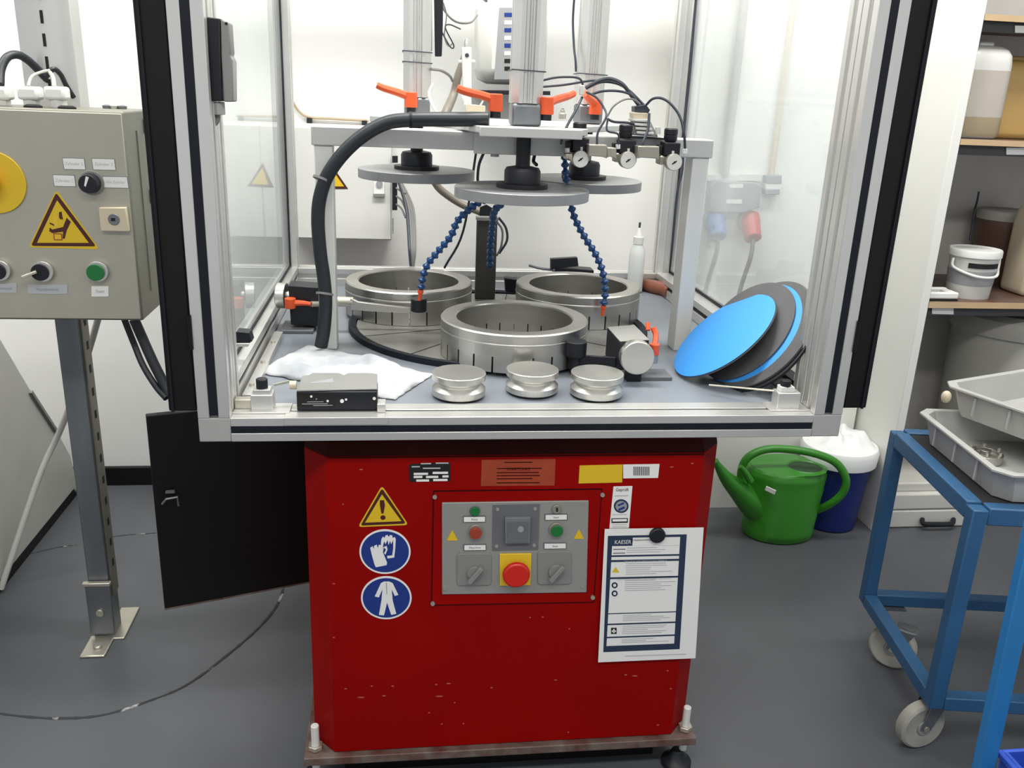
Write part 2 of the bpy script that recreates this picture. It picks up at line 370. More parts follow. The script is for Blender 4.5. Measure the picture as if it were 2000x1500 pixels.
# open doors seen on their edges either side
for xa, xb, lb in ((-.401, -.3535, 'tall black steel door folded back beside the enclosure post next to the stainless control box'), (.8505, .898, 'tall black steel door folded back against the enclosure post next to the white shelf side')):
    d = thing('enclosure_door', (xa, 0, .885), lb, 'door')
    MB().box((xa, .004, .885), (xb, .05, 2.1)).build('door_edge', 'blk', d, .003)
    MB().box((xa+.006 if xa < 0 else xb-.012, -.0, .885), (xa+.010 if xa < 0 else xb-.008, .004, 2.1)).build('edge_seal', 'rub', d)
    for z in (1.0, 1.8): MB().cyl((xb if xa < 0 else xa, -.002, z), (xb if xa < 0 else xa, -.002, z+.06), .004, n=10).build('hinge', 'blk', d)

# table
tb = MB().prism([(XI0+.001, .076, .85), (XI1-.07, .076, .85), (XI1-.002, .13, .85), (XI1-.002, Y1-.002, .85), (XI0+.001, Y1-.002, .85)], (0, 0, .02)).build('machine_table', 'table', None, .001, 'flat grey painted table top inside the enclosure carrying the lapping plate', 'table top')
tb.location.z += 0
# lapping plate
PC = V((.25, .65, .8705))
lp = thing('lapping_plate', PC, 'wide round grooved grey metal lapping plate set in the table under the three rings', 'plate')
m = MB().lathe([(.05, 0), (.355, 0), (.355, .008), (.05, .008)], PC, n=96); m.build('plate_body', 'plate', lp, 0)
MB().ring([(.357, 0), (.375, 0), (.375, .0135), (.371, .0155), (.357, .012)], PC, n=120).build('rim', 'rub', lp)
for k in range(12):
    a = 2*PI*k/12+.35; c, s_ = math.cos(a), math.sin(a)
    MB().bar(PC+V((c*.06, s_*.06, .0083)), PC+V((c*.352, s_*.352, .0083)), .0022, .0008, (-s_, c, 0)).build('groove', 'rub', lp)
MB().cyl(PC+V((0, 0, .001)), PC+V((0, 0, .02)), .048, n=40).build('hub', 'st', lp, .002)

# rings
def ring_mesh(ro, ri, h, slots=24):
    vs = []; fs = []; n = slots*3; cuts = []
    for k in range(slots):
        a0 = 2*PI*k/slots; w_ = 2*PI/slots; sw = .0042/ro
        cuts += [(a0, False), (a0+w_/2-sw/2, True), (a0+w_/2+sw/2, False)]
    N = len(cuts); zc = .034; ch = .003
    for a, _ in cuts:
        c, s_ = math.cos(a), math.sin(a)
        for r, z in ((ro, 0), (ro, zc), (ro, h-ch), (ro-ch, h), (ri+ch, h), (ri, h-ch), (ri, zc), (ri, 0)):
            vs.append((c*r, s_*r, z))
    for i in range(N):
        j = (i+1) % N; a, b = i*8, j*8; sl = cuts[i][1]
        for q in range(1, 6): fs.append((a+q, b+q, b+q+1, a+q+1))
        if not sl: fs += [(a, b, b+1, a+1), (a+6, b+6, b+7, a+7), (a+7, b+7, b, a)]
        else: fs += [(a+1, b+1, b+6, a+6), (a, a+1, a+6, a+7), (b, b+7, b+6, b+1)]
    return vs, fs
RINGS = [((.256, .400), 'bright steel conditioning ring with slotted lower edge, foremost of the three on the plate'),
         ((.025, .785), 'steel conditioning ring with slotted lower edge, beside the thick black hose and white leg'),
         ((.472, .762), 'steel conditioning ring with slotted lower edge, nearest the squeeze bottle at the back')]
base = V((RINGS[0][0][0], RINGS[0][0][1], .8795))
rg = thing('conditioning_ring', base, RINGS[0][1], 'ring', 'slotted steel rings on the lapping plate')
vs, fs = ring_mesh(.165, .130, .083); ro = MB().add([V(p)+base for p in vs], fs).build('ring_body', 'st', rg, sharp=30)
MB().ring([(.1302, .002), (.1296, .002), (.1296, .072), (.1302, .072)], base, n=72)  # bore is part of the ring body
MB().ring([(.1655, .058), (.1662, .059), (.1662, .061), (.1655, .062)], base, n=96).build('turned_line', 'stb', rg)
for (x, y), lb in RINGS[1:]: copy_tree(rg, (x, y, .8795), lb, rz=.13)

# pucks
PK = [(.115, .126), (.263, .149), (.390, .126)]
pl = ['round grooved steel puck on the front rail side, the one closest to the white cloth', 'middle round grooved steel puck of the three in front of the big ring', 'round grooved steel puck beside the dark block with the big metal knob']
p0 = V((*PK[0], .8702))
pk = thing('steel_puck', p0, pl[0], 'puck', 'grooved steel pucks in front of the rings')
R = .0525
MB().lathe([(R-.004, .003), (R, .006), (R, .0175), (R-.001, .0185), (R-.0095, .0255), (R-.0095, .0285), (R-.001, .0355), (R, .0365), (R, .0475), (R-.0012, .0485), (1e-6, .049)], p0, n=56).build('puck_body', 'stb', pk, sharp=25)
MB().lathe([(.0470, 0.0001), (.0470, .0031)], p0+V((0, 0, -.0001)), n=48).build('rubber_base', 'rub', pk)
for (x, y), lb in list(zip(PK, pl))[1:]: copy_tree(pk, (x, y, .8702), lb, rz=random.random())

# ================================================================== BRIDGE and PRESS UNITS
br = thing('press_bridge', (.25, .49, .8702), 'white steel bridge with two legs and beam spanning over the lapping plate', 'bridge')
BZ0, BZ1 = 1.317, 1.356
MB().box((-.178, .445, .8702), (-.140, .50, BZ0)).build('leg', 'white', br, .002)
MB().box((.647, .445, .8702), (.685, .50, BZ0)).build('leg', 'white', br, .002)
MB().box((-.183, .44, BZ0), (.690, .51, BZ1)).build('beam', 'beam', br, .0025)
top = [(.165, .325), (.365, .325), (.39, .37), (.40, .50), (.56, .72), (.56, .83), (-.05, .85), (-.07, .72), (.12, .50), (.145, .37)]
MB().prism([(x, y, 1.3585) for x, y in top], (0, 0, .014)).build('top_plate', 'beam', br, .002)
MB().prism([(x, y, 1.3525) for x, y in [(.16, .322), (.37, .322), (.37, .336), (.16, .336)]], (0, 0, .0195)).build('front_lip', 'beam', br, .002)
MB().box((.158, .4325, 1.311), (.376, .4397, 1.3580)).build('bracket_box', 'beam', br, .0015)
MB().cyl((.205, .45, 1.305), (.205, .45, 1.3168), .010, n=6).build('bolt', 'alud', br)
def oct_profile(cx, cy, w, z0, z1):
    h = w/2; c = w*.22; g = .004; d = .006
    q = []
    for k in range(4):
        a = k*PI/2; ca, sa = math.cos(a), math.sin(a)
        for x, y in ((-h+c, -h), (-g*2.4, -h), (-g*2.2, -h+d*.6), (-g*.4, -h+d*.6), (-g*.2, -h), (g*.2+.002, -h), (g*.4+.002, -h+d*.6), (g*2.4, -h+d*.6), (g*2.6, -h), (h-c, -h)):
            q.append((cx+x*ca-y*sa, cy+x*sa+y*ca, z0))
    return MB().prism(q, (0, 0, z1-z0))
UN = [((.262, .412), 1.245, 'front press cylinder on a profiled aluminium column pushing down a grey iron disc'),
      ((.043, .765), 1.247, 'rear press cylinder with grey iron disc, behind the beam next to the thick black hose'),
      ((.459, .715), 1.240, 'rear press cylinder with grey iron disc, behind the row of pressure gauges')]
def press_unit(c, zd, lb):
    cx, cy = c
    t = thing('press_cylinder', (cx, cy, 1.3725), lb, 'press cylinder', 'press cylinders on the bridge')
    oct_profile(cx, cy, .066, 1.418, 2.3).build('column', 'alu', t, .001)
    MB().box((cx-.031, cy-.031, 1.3728), (cx+.031, cy+.031, 1.418)).build('column_foot', 'galv', t, .006)
    MB().cyl((cx, cy, zd+.04), (cx, cy, 1.3522), .0155, n=28).build('spindle', 'blkp', t)
    MB().lathe([(.039, 0), (.039, .026), (.035, .033), (.020, .036)], (cx, cy, zd+.009), n=36).build('hub', 'blkp', t, .001)
    f = MB().lathe([(.056, 0), (.056, .009), (.03, .010)], (cx, cy, zd), n=36).build('hub_flange', 'blkp', t, .001)
    MB().lathe([(.144, 0), (.145, .001), (.145, .021), (.144, .022)], (cx, cy, zd-.022), n=80).build('pressure_disc', 'disc', t, .0005)
    MB().ring([(.0336, .0), (.0342, .0), (.0342, .003), (.0336, .003)], (cx, cy, 1.49+.02*(cx > .3)), n=4)
    return t
units = [press_unit(*u) for u in UN]
# black plastic ties round the columns
for (cx, cy), z, t in (((.262, .412), 1.482, units[0]), ((.043, .765), 1.521, units[1]), ((.043, .765), 1.497, units[1]), ((.459, .715), 1.487, units[2])):
    h = .0345; MB().tube([(cx-h, cy+h, z), (cx-h, cy-h*.98, z+.001), (cx, cy-h*1.0, z), (cx+h, cy-h*.98, z-.001), (cx+h, cy+h, z)], .0014, 6, smooth=False).build('cable_tie', 'cabl', t)
def lever(par, tip, hub, Y, base_h=.018, Yt=None, name='clamp_lever', w_=.010):
    a = pY(*hub, Y); b = pY(*tip, Yt or Y)
    o = MB().cyl(a+V((0, 0, -.016)), a+V((0, 0, .019)), .0155, .0140, n=20).build(name, 'ora', par, .002)
    m = MB(); d = b-a
    m.tube([a+V((0, 0, .006)), a+d*.35+V((0, 0, .0045)), a+d*.8+V((0, 0, .0)), b], lambda t: .0095-.002*t, 8).build('arm', 'ora', o)
    MB().cyl(a+V((0, 0, -.016-base_h)), a+V((0, 0, -.016)), .011, n=14).build('lever_base', 'blkp', o)
    return o
lever(units[1], (736, 166), (803, 196), .70); lever(units[0], (893, 172), (968, 202), .37, .012); lever(units[0], (1120, 183), (1068, 208), .39, .012, .50); lever(units[2], (1142, 183), (1163, 210), .66, .012, .6)
# small fittings on the top plate
ft = thing('screw_fitting', pZ(1098, 232, 1.373), 'small round pale metal screw fitting on the bridge plate between two orange levers', 'fitting')
b_ = ORG[ft]; MB().lathe([(.011, 0), (.011, .014), (.007, .016), (.007, .024)], b_, n=24).build('fitting_body', 'zinc', ft, .0006)
MB().cyl(b_+V((.0, 0, .024)), b_+V((0, 0, .028)), .0045, n=6).build('nipple', 'nick', ft)
sm = thing('sensor_block', pZ(905, 215, 1.373), 'slim white upright sensor block with dark hole standing behind the front column', 'sensor')
MB().prism([pY(x, y, .80) for x, y in ((902, 92), (921, 92), (921, 205), (905, 205))], (0, .02, 0)).build('sensor_body', 'white', sm, .0015)
flat('sensor_hole', circ(912, 108, 4, 4, 16), .80, .001, 'cabl', sm)
MB().lathe([(.006, 0), (.006, .014), (.004, .019), (1e-6, .02)], pY(911, 92, .81), n=16).build('cap', 'alu', sm)
MB().tube([pY(896, 120, .81), pY(928, 120, .81)], .004, 8, smooth=False).build('cross_pin', 'alu', sm)
vb = thing('terminal_block', pZ(915, 222, 1.374), 'small cream terminal block with pale wires between the left and front levers', 'terminal')
MB().prism([pY(x, y, .62) for x, y in ((912, 203), (948, 207), (948, 219), (912, 217))], (0, .03, 0)).build('block_body', 'cream', vb, .001)
MB().tube([pY(908, 150, .70), pY(918, 175, .66), pY(915, 200, .64), pY(932, 212, .63), pY(945, 195, .64)], .0022, 6).build('wire', 'cabw', vb)
MB().tube([pY(900, 175, .70), pY(906, 195, .66), pY(922, 214, .63)], .002, 6).build('wire', 'cabw', vb)

# pressure regulators
REG = [((1134, 311), (1132, 253), (1133, 282), 'front-facing round pressure gauge and black regulator knob closest to the front press cylinder'),
       ((1227, 313), (1222, 257), (1224, 285), 'middle pressure gauge with black regulator knob in the row under the bridge beam'),
       ((1317, 317), (1310, 264), (1310, 290), 'pressure gauge with black regulator knob closest to the white right leg of the bridge')]
YG = .372
for g, kn, bd, lb in REG:
    c = pY(*g, YG); t = thing('pressure_regulator', c, lb, 'pressure gauge', 'pressure regulators on the bridge')
    MB().cyl(c+V((0, 0, 0)), c+V((0, .022, 0)), .0178, n=32).build('gauge_case', 'nick', t, .001)
    MB().cyl(c+V((0, -.0015, 0)), c, .0165, n=32).build('dial', 'dial', t)
    MB().prism([c+V((-.006, -.002, -.003)), c+V((.004, -.002, .004)), c+V((.005, -.002, .002)), c+V((-.004, -.002, -.005))], (0, -.0005, 0)).build('needle', 'ink', t)
    MB().cyl(c+V((0, -.0028, 0)), c+V((0, -.0016, 0)), .0022, n=10).build('needle_hub', 'ink', t)
    k = pY(*kn, YG+.03)
    MB().lathe([(.0115, -.014), (.0145, -.009), (.0145, -.001), (.0135, .0), (.0148, .0015), (.0148, .012), (.0125, .0145), (.004, .0135)], k, n=14).build('adjust_knob', 'blkp', t, .0005)
    b = pY(*bd, YG+.03)
    MB().box(b+V((-.019, -.018, -.014)), b+V((.016, .02, .013))).build('regulator_body', 'blkp', t, .002)
    MB().box(b+V((-.030, -.008, -.012)), b+V((-.019, .014, .006))).build('side_port', 'blkp', t, .002)
    MB().box(b+V((-.026, -.012, -.034)), b+V((.022, .02, -.015))).build('port_block', 'nick', t, .003)
    MB().cyl(b+V((.0, -.019, -.004)), b+V((-.0, -.019, -.022)), .0028, n=8).build('bracket_pin', 'white', t)
mf = thing('manifold', pY(1195, 300, .37), 'nickel connector blocks linking the three pressure regulators along the beam', 'manifold')
for x0, x1, y0, y1 in ((1150, 1186, 282, 307), (1246, 1288, 285, 310), (1186, 1204, 288, 308), (1105, 1118, 300, 312)):
    MB().prism([pY(x, y, .355) for x, y in ((x0, y0), (x1, y0+1), (x1, y1+3), (x1-6, y1), (x0+6, y1-2), (x0, y1))], (0, .03, 0)).build('connector_block', 'nick', mf, .002)
for x, y in ((1108, 290), (1168, 283), (1207, 283), (1252, 287), (1273, 287), (1338, 292)):
    MB().cyl(pY(x, y+8, .37), pY(x, y-1, .37), .005, n=12).build('push_fitting', 'white', mf, .0006)
# valve cluster
vc = thing('valve_cluster', pY(1262, 270, .42), 'pale solenoid valve cluster with black tubing plugged in above the right-hand gauges', 'valve')
for i in range(4):
    MB().prism([pY(x, y, .40+.0*i) for x, y in ((1238+i*2, 232+i*8), (1268+i*3, 234+i*8), (1268+i*3, 239+i*8), (1238+i*2, 237+i*8))], (0, .05, 0)).build('valve_plate', 'white', vc, .001)
MB().prism([pY(x, y, .41) for x, y in ((1236, 264), (1240, 236), (1272, 238), (1286, 268))], (0, .04, 0)).build('valve_body', 'gry', vc, .002)
MB().prism([pY(x, y, .41) for x, y in ((1236, 220), (1265, 221), (1265, 232), (1236, 231))], (0, .03, 0)).build('valve_head', 'cream', vc, .001)
MB().prism([pY(x, y, .42) for x, y in ((1240, 208), (1262, 204), (1270, 215), (1266, 222), (1240, 219))], (0, .03, 0)).build('plug', 'cabl', vc, .001)
MB().prism([pY(x, y, .41) for x, y in ((1228, 266), (1300, 270), (1300, 273), (1228, 269))], (0, .04, 0)).build('mounting_plate', 'blkp', vc, .001)
MB().cyl(pY(1285, 262, .41), pY(1285, 248, .41), .006, n=12).build('silencer', 'white', vc)

# cables
def cable(pts, r, m, label, cat='cable', name='cable', group=None, n=8):
    """pts: (px, py, depth Y)"""
    return MB().tube([pY(x, y, Y) for x, y, Y in pts], r, n).build(name, m, None, label=label, cat=cat, group=group)
G = 'air lines around the valve cluster'
cable([(1055, 158, .45), (1090, 151, .45), (1128, 152, .45), (1138, 165, .45), (1137, 185, .45)], .0024, 'cabl', 'thin dark air line arching from the front column to the white joint beside it', 'hose', 'air_line', G)
cable([(1054, 170, .46), (1100, 166, .46), (1150, 158, .46), (1168, 157, .46)], .0024, 'cabl', 'thin dark air line running straight behind the right orange lever tip', 'hose', 'air_line', G)
cable([(1144, 172, .44), (1170, 158, .44), (1192, 154, .44), (1215, 164, .43), (1232, 185, .43), (1250, 208, .43)], .0042, 'cabl', 'thickest dark air line bundle arching high over to the valve plug', 'hose', 'air_line', G)
cable([(1150, 170, .45), (1175, 160, .45), (1205, 163, .45), (1230, 178, .44), (1258, 206, .43)], .003, 'cabl', 'dark air line just under the thick arch leading to the valve plug', 'hose', 'air_line', G)
cable([(1156, 184, .42), (1178, 178, .42), (1208, 178, .42), (1232, 185, .42), (1244, 200, .42)], .0026, 'cabl', 'low flat arching air line from the white joint to the valve plug', 'hose', 'air_line', G)
cable([(1186, 228, .37), (1198, 208, .37), (1218, 195, .38), (1236, 194, .39), (1250, 203, .41)], .002, 'cabg', 'pale grey air line curving up from the middle regulator to the valve plug', 'hose', 'air_line', G)
cable([(1262, 205, .41), (1275, 193, .40), (1292, 192, .39), (1310, 203, .38), (1328, 228, .37), (1336, 262, .36), (1338, 290, .365)], .0028, 'cabl', 'dark air line looping from the valve plug down to the rightmost fitting', 'hose', 'air_line', G)
cable([(1145, 180, .42), (1164, 190, .41), (1178, 208, .40), (1184, 228, .38), (1168, 258, .37), (1166, 282, .365)], .0024, 'cabl', 'dark air line dropping between the first and middle regulators', 'hose', 'air_line', G)
cable([(1137, 190, .42), (1125, 215, .40), (1108, 245, .38), (1098, 270, .365), (1096, 282, .365)], .0028, 'cabl', 'dark air line falling from the white joint to the first regulator inlet', 'hose', 'air_line', G)
cable([(1186, 232, .40), (1200, 238, .40), (1228, 240, .405), (1248, 246, .41)], .0026, 'cabl', 'short dark air line entering the side of the valve plates', 'hose', 'air_line', G)
cable([(1187, 232, .38), (1186, 255, .37), (1207, 262, .366), (1208, 282, .366)], .0022, 'cabl', 'thin air line dropping into the middle regulator fitting', 'hose', 'air_line', G)
cable([(1268, 222, .40), (1266, 250, .385), (1256, 278, .37), (1252, 290, .37)], .003, 'cabl', 'black air line crossing in front of the valve body', 'hose', 'air_line', G)
jt = MB().box(pY(1136, 178, .42)+V((-.005, -.005, -.008)), pY(1136, 178, .42)+V((.005, .005, .012))).build('line_joint', 'white', None, .002, 'tiny white plastic joint where several air lines meet', 'fitting')
cable([(1122, -10, .70), (1119, 40, .70), (1121, 90, .69), (1124, 118, .68), (1125, 140, .68)], .0028, 'cabl', 'dark cable hanging down along the rear column behind the gauges')
cable([(1360, -10, 1.06), (1354, 60, 1.06), (1347, 150, 1.06), (1337, 245, 1.06), (1333, 330, 1.06), (1322, 380, 1.06), (1311, 500, 1.07)], .0035, 'cabl', 'long dark cable running down the rear right post')
cable([(905, 235, .42), (870, 232, .42), (850, 215, .6), (838, 185, .66), (845, 165, .7)], .0035, 'cabw', 'pale grey cable looping beside the foot of the rear column next to the hose')
cable([(842, 135, .74), (862, 138, .76), (878, 148, .8), (884, 158, .85)], .0035, 'cabg', 'short grey cable between the rear column and the brown hose')
cable([(946, 296, .6), (936, 320, .62), (933, 345, .64), (934, 360, .66)], .0035, 'cabl', 'short curved dark cable hanging below the beam behind the front disc')
cable([(1045, 300, .5), (1042, 315, .52), (1048, 322, .5)], .004, 'blkp', 'small black line curl beside the front spindle')
cable([(862, -8, .9), (868, 20, .9), (890, 42, .9), (918, 44, .95), (932, 30, 1.1)], .0028, 'cabg', 'grey cable sagging from the rear column to the white canister')
cable([(855, -8, .88), (852, 30, .88), (862, 60, .88), (880, 92, .88), (886, 88, .88), (870, 55, .88), (878, 48, .88), (900, 57, .88)], .0018, 'cabl', 'thin tangled black cable end beside the cable duct')
cable([(866, 5, .88), (872, 30, .88), (868, 70, .88), (876, 90, .88), (884, 84, .88)], .0016, 'cabg', 'thin grey cable loop beside the cable duct')
cable([(931, 290, .0+.9), (905, 450, .98), (868, 523, 1.04)], .0035, 'cabl', 'dark cable slanting down behind the steel post to the rear rail')
cable([(974, 425, .95), (988, 445, .95), (990, 470, .95), (975, 495, .95)], .0035, 'cabl', 'dark cable bowing out beside the steel post')
cable([(968, 430, .95), (981, 450, .95), (979, 480, .95), (970, 500, .95)], .003, 'cabg', 'thin grey cable bowing out beside the steel post')
dc = thing('cable_duct', pY(855, 110, .82), 'narrow black cable duct strapped upright beside the rear column', 'duct')
MB().prism([pY(x, y, .82) for x, y in ((848, -10), (866, -10), (865, 50), (863, 110), (850, 110))], (0, .03, 0)).build('duct_body', 'blkp', dc, .002)
MB().tube([pY(841, -8, .78), pY(841, 100, .78)], .0035, 8, smooth=False).build('side_cable', 'cabl', dc)
tb2 = cable([(930, -12, 1.15), (950, 2, 1.1)], .004, 'cabg', 'short grey tube end over the white canister')
th = MB().tube([pY(912, 92, .95), pY(904, 120, .95), (pY(894, 150, .95)), pY(886, 185, .95), pY(870, 222, .9), pY(864, 240, .9)], lambda t: .008+.005*t, 12).build('drain_hose', 'tube', None, label='grey-brown hose slanting down behind the front orange lever', cat='hose')
cable([(845, 350, 1.0), (862, 372, 1.0), (900, 398, 1.0), (940, 415, .98), (968, 432, .96)], .0105, 'tube', 'grey-brown hose curving from behind the rear disc to the steel post', 'hose', 'drain_hose', n=12)
# bundle to the right of the wall box
for i, (dx, mt_) in enumerate(((0, 'cabl'), (5, 'cabg'), (9, 'cabg'), (13, 'cabg'))):
    cable([(778+dx*.3, 352, 1.33), (792+dx, 400, 1.3), (797+dx, 440, 1.25), (800+dx*.8, 490, 1.19), (803+dx*.3, 522, 1.185)], .004 if i else .005, mt_,
          ['black cable, darkest of the bundle beside the wall box', 'first grey cable next to the black one beside the wall box', 'middle grey cable of the bundle beside the wall box', 'outermost grey cable of the bundle beside the wall box'][i], group='cable bundle beside the wall box')
for i, y in enumerate((352, 367, 383, 399)):
    cable([(774, y, 1.36), (784, y+8, 1.34), (792, y+26, 1.31)], .0032, 'cabg', ['topmost', 'second', 'third', 'lowest'][i]+' short grey cable branching from the wall box connector strip', group='branch cables of the wall box')

# thick hose
hs = thing('thick_hose', pY(628, 672, .40), 'thick black hose arching from the bridge plate down to the table beside the white leg', 'hose')
HP = [(955, 233, .36), (900, 233, .37), (840, 233, .38), (800, 234, .39), (755, 240, .40), (710, 264, .40), (670, 300, .40), (640, 342, .40), (625, 385, .40), (621, 430, .40), (625, 490, .40), (632, 540, .40), (636, 590, .40), (633, 640, .405), (627, 676, .41)]
MB().tube([pY(*p) for p in HP], .0145, 16).build('hose_body', 'hose', hs)
for x, y, dx, dy in ((628, 350, .96, .30), (634, 574, 1, -.12)):
    c = pY(x, y, .40); MB().ring([(.0155, -.0025), (.0185, -.0025), (.0185, .0025), (.0155, .0025)], c, ax=tuple(rt*(-dy)+up*(dx)) if y > 500 else tuple(rt*.35+up*.94), n=28).build('hose_clip', 'cabg', hs)
MB().ring([(.0148, -.003), (.0165, -.003), (.0165, .003), (.0148, .003)], pY(802, 234, .39), ax=(1, 0, 0), n=24).build('hose_tie', 'rub', hs)

# blue segmented coolant hoses
def seg_hose(pts, label, orange_tip, n=15, tipdir=None):
    P = [pY(*p) for p in pts]; Q = spline(P, 12); L = [0]
    for a, b in zip(Q, Q[1:]): L.append(L[-1]+(b-a).length)
    t = thing('coolant_hose', P[-1], label, 'hose', 'blue segmented coolant hoses'); proto = None
    for i in range(n):
        s_ = L[-1]*(i+.5)/n; k = max(j for j in range(len(L)) if L[j] <= s_); k = min(k, len(Q)-2)
        p = Q[k]+(Q[k+1]-Q[k])*((s_-L[k])/max(L[k+1]-L[k], 1e-9)); d = (Q[k+1]-Q[k]).normalized()
        if proto is None:
            h = L[-1]/n*.54
            me = MB().lathe([(.0045, -h), (.0058, -h*.5), (.0098, -h*.1), (.0098, h*.3), (.0052, h*.75), (.0045, h)], (0, 0, 0), n=14)
            o = me.build('segment', 'bhose', t); o.location = p-ORG[t]; proto = o
        else:
            o = proto.copy(); COL.objects.link(o); o.parent = t; o.location = p-ORG[t]
        o.rotation_mode = 'QUATERNION'; o.rotation_quaternion = d.to_track_quat('Z', 'Y')
    d = (Q[-1]-Q[-3]).normalized(); e = Q[-1]
    if orange_tip: MB().lathe([(.007, 0), (.007, .008), (.005, .010), (.0038, .026)], e, tuple(d), 14).build('nozzle', 'ora', t)
    return t
seg_hose([(950, 388, .60), (925, 402, .58), (895, 430, .56), (880, 462, .55), (855, 492, .55), (836, 515, .55), (826, 540, .55), (822, 566, .55)], 'blue segmented coolant hose bending down to the rear ring beside the white leg', True, 17)
seg_hose([(982, 396, .66), (966, 412, .70), (962, 440, .75), (958, 480, .80), (957, 522, .84)], 'dark blue segmented coolant hose hanging in front of the steel post', False, 12)
seg_hose([(1103, 300, .62), (1105, 340, .60), (1113, 388, .58), (1122, 425, .57), (1143, 465, .57), (1165, 500, .57), (1178, 535, .57), (1182, 570, .57), (1179, 597, .57)], 'blue segmented coolant hose reaching down to the ring nearest the bottle', True, 22)

# steel post
po = thing('steel_post', (.235, .93, .8795), 'flat dark steel post standing between the two rear rings', 'post')
a, b = pY(932, 425, .93), pY(972, 425, .93)
MB().box((a.x, .93, .8795), (b.x, .95, a.z)).build('post_bar', 'dpost', po, .001)
MB().box((a.x-.002, .925, a.z-.008), (b.x+.002, .955, a.z+.002)).build('top_cap', 'gryp', po, .001)
MB().prism([pY(x, y, .955) for x, y in ((936, 424), (938, 405), (950, 400), (968, 410), (968, 424))], (0, .01, 0)).build('hose_bracket', 'blkp', po)

# ================================================================== RING HOLDERS (roller arms)
# right front holder
rh = thing('ring_holder', pZ(1245, 745, .8702), 'dark ring holder block with big turned metal knob facing front and black roller', 'ring holder', 'ring holders round the plate')
def corner(px, z): return pZ(*px, z)
zt_ = .957
tp = [pZ(1186, 640, zt_), pZ(1239, 636, zt_), pZ(1268, 665, zt_), pZ(1211, 668, zt_)]
MB().prism([p for p in tp], (0, 0, -.062)).build('holder_block', 'gryp' if 0 else 'blkp', rh, .0015)
MB().prism([p+V((0, 0, .0005)) for p in tp], (0, 0, .0012)).build('block_top', 'pan', rh)
kc = (tp[2]+tp[3])/2; kn = pY(1246, 700, kc.y-.03)
MB().lathe([(.012, -.05), (.012, .0), (.033, .001), (.0355, .003), (.0355, .026), (.0338, .0285), (1e-6, .0288)], kn+V((0, .024, 0)), (-.05, -1, .04), 40).build('knob', 'stb', rh, .0004)
MB().box((kn.x-.012, kc.y-.006, .8702), (kn.x+.018, kc.y+.02, .90)).build('stand', 'blkp', rh, .001)
bp_ = pZ(1290, 742, .8702); MB().box((bp_.x-.062, bp_.y-.006, .8702), (bp_.x+.024, bp_.y+.055, .8782)).build('base_plate', 'pand', rh, .001)
rc = pZ(1126, 665, .945); MB().lathe([(.0205, 0), (.0225, .002), (.0225, .032), (.0205, .034)], rc+V((0, 0, -.034)), n=28).build('roller', 'blkp', rh, .0006)
MB().bar(rc+V((0, 0, -.042)), tp[3]+V((.0, .02, -.05)), .022, .008, (0, 0, 1)).build('arm', 'blkp', rh, .001)
MB().cyl(rc+V((0, 0, -.07)), rc+V((0, 0, -.034)), .012, n=16).build('roller_pin', 'blkp', rh)
la = pY(1278, 682, kc.y+.03)
o = MB().cyl(la+V((0, .0, -.012)), la+V((0, .0, .012)), .011, n=18).build('clamp_lever', 'ora', rh, .001)
MB().tube([la+V((0, 0, .008)), pY(1281, 655, kc.y+.05), pY(1276, 640, kc.y+.06)], .0062, 8).build('arm', 'ora', o)
MB().tube([pY(1266, 645, kc.y+.06), pY(1265, 631, kc.y+.07)], .005, 8, smooth=False).build('lever_tip', 'ora', rh)
MB().cyl(la+V((0, 0, -.03)), la+V((0, 0, -.012)), .0095, n=14).build('lever_base', 'nick', rh)
# left holder
lh = thing('ring_holder', pZ(585, 640, .8702), 'dark ring holder block with sideways metal knob and orange lever behind the black hose', 'ring holder', 'ring holders round the plate')
YL = .60
MB().prism([pY(x, y, YL) for x, y in ((563, 558), (640, 563), (640, 640), (568, 634))], (0, .06, 0)).build('holder_block', 'blkp', lh, .0015)
kk = pY(552, 577, YL+.03)
MB().lathe([(.029, 0), (.031, .002), (.031, .022), (.026, .024), (.012, .025), (.012, .035)], kk+V((-.012, 0, 0)), (1, -.15, 0), 36).build('knob', 'stb', lh, .0004)
q = pZ(548, 650, .8702); q2 = pZ(612, 652, .8702); MB().box((q.x, q.y-.01, .8702), (q2.x, q.y+.09, .8782)).build('base_plate', 'pand', lh, .001)
la = pY(567, 592, YL-.012); o = MB().cyl(la+V((0, 0, -.012)), la+V((0, 0, .012)), .013, n=18).build('clamp_lever', 'ora', lh, .001)
MB().tube([la+V((0, 0, .0)), pY(590, 592, YL-.012), pY(607, 594, YL-.012)], lambda t: .008-.003*t, 8).build('arm', 'ora', o)
MB().cyl(pY(607, 594, YL-.012), pY(622, 594, YL), .007, n=12).build('lever_pin', 'zinc', lh)
MB().cyl(pY(640, 588, YL), pY(690, 590, YL-.01), .012, n=18).build('clamp_rod', 'zinc', lh)
MB().prism([pY(x, y, YL-.02) for x, y in ((684, 582), (700, 590), (802, 602), (802, 612), (684, 606))], (0, .012, 0)).build('arm', 'st', lh, .001)
rl = pY(818, 592, YL-.03); MB().lathe([(.017, -.02), (.019, -.018), (.019, .01), (.017, .012)], rl, n=26).build('roller', 'blkp', lh, .0006)
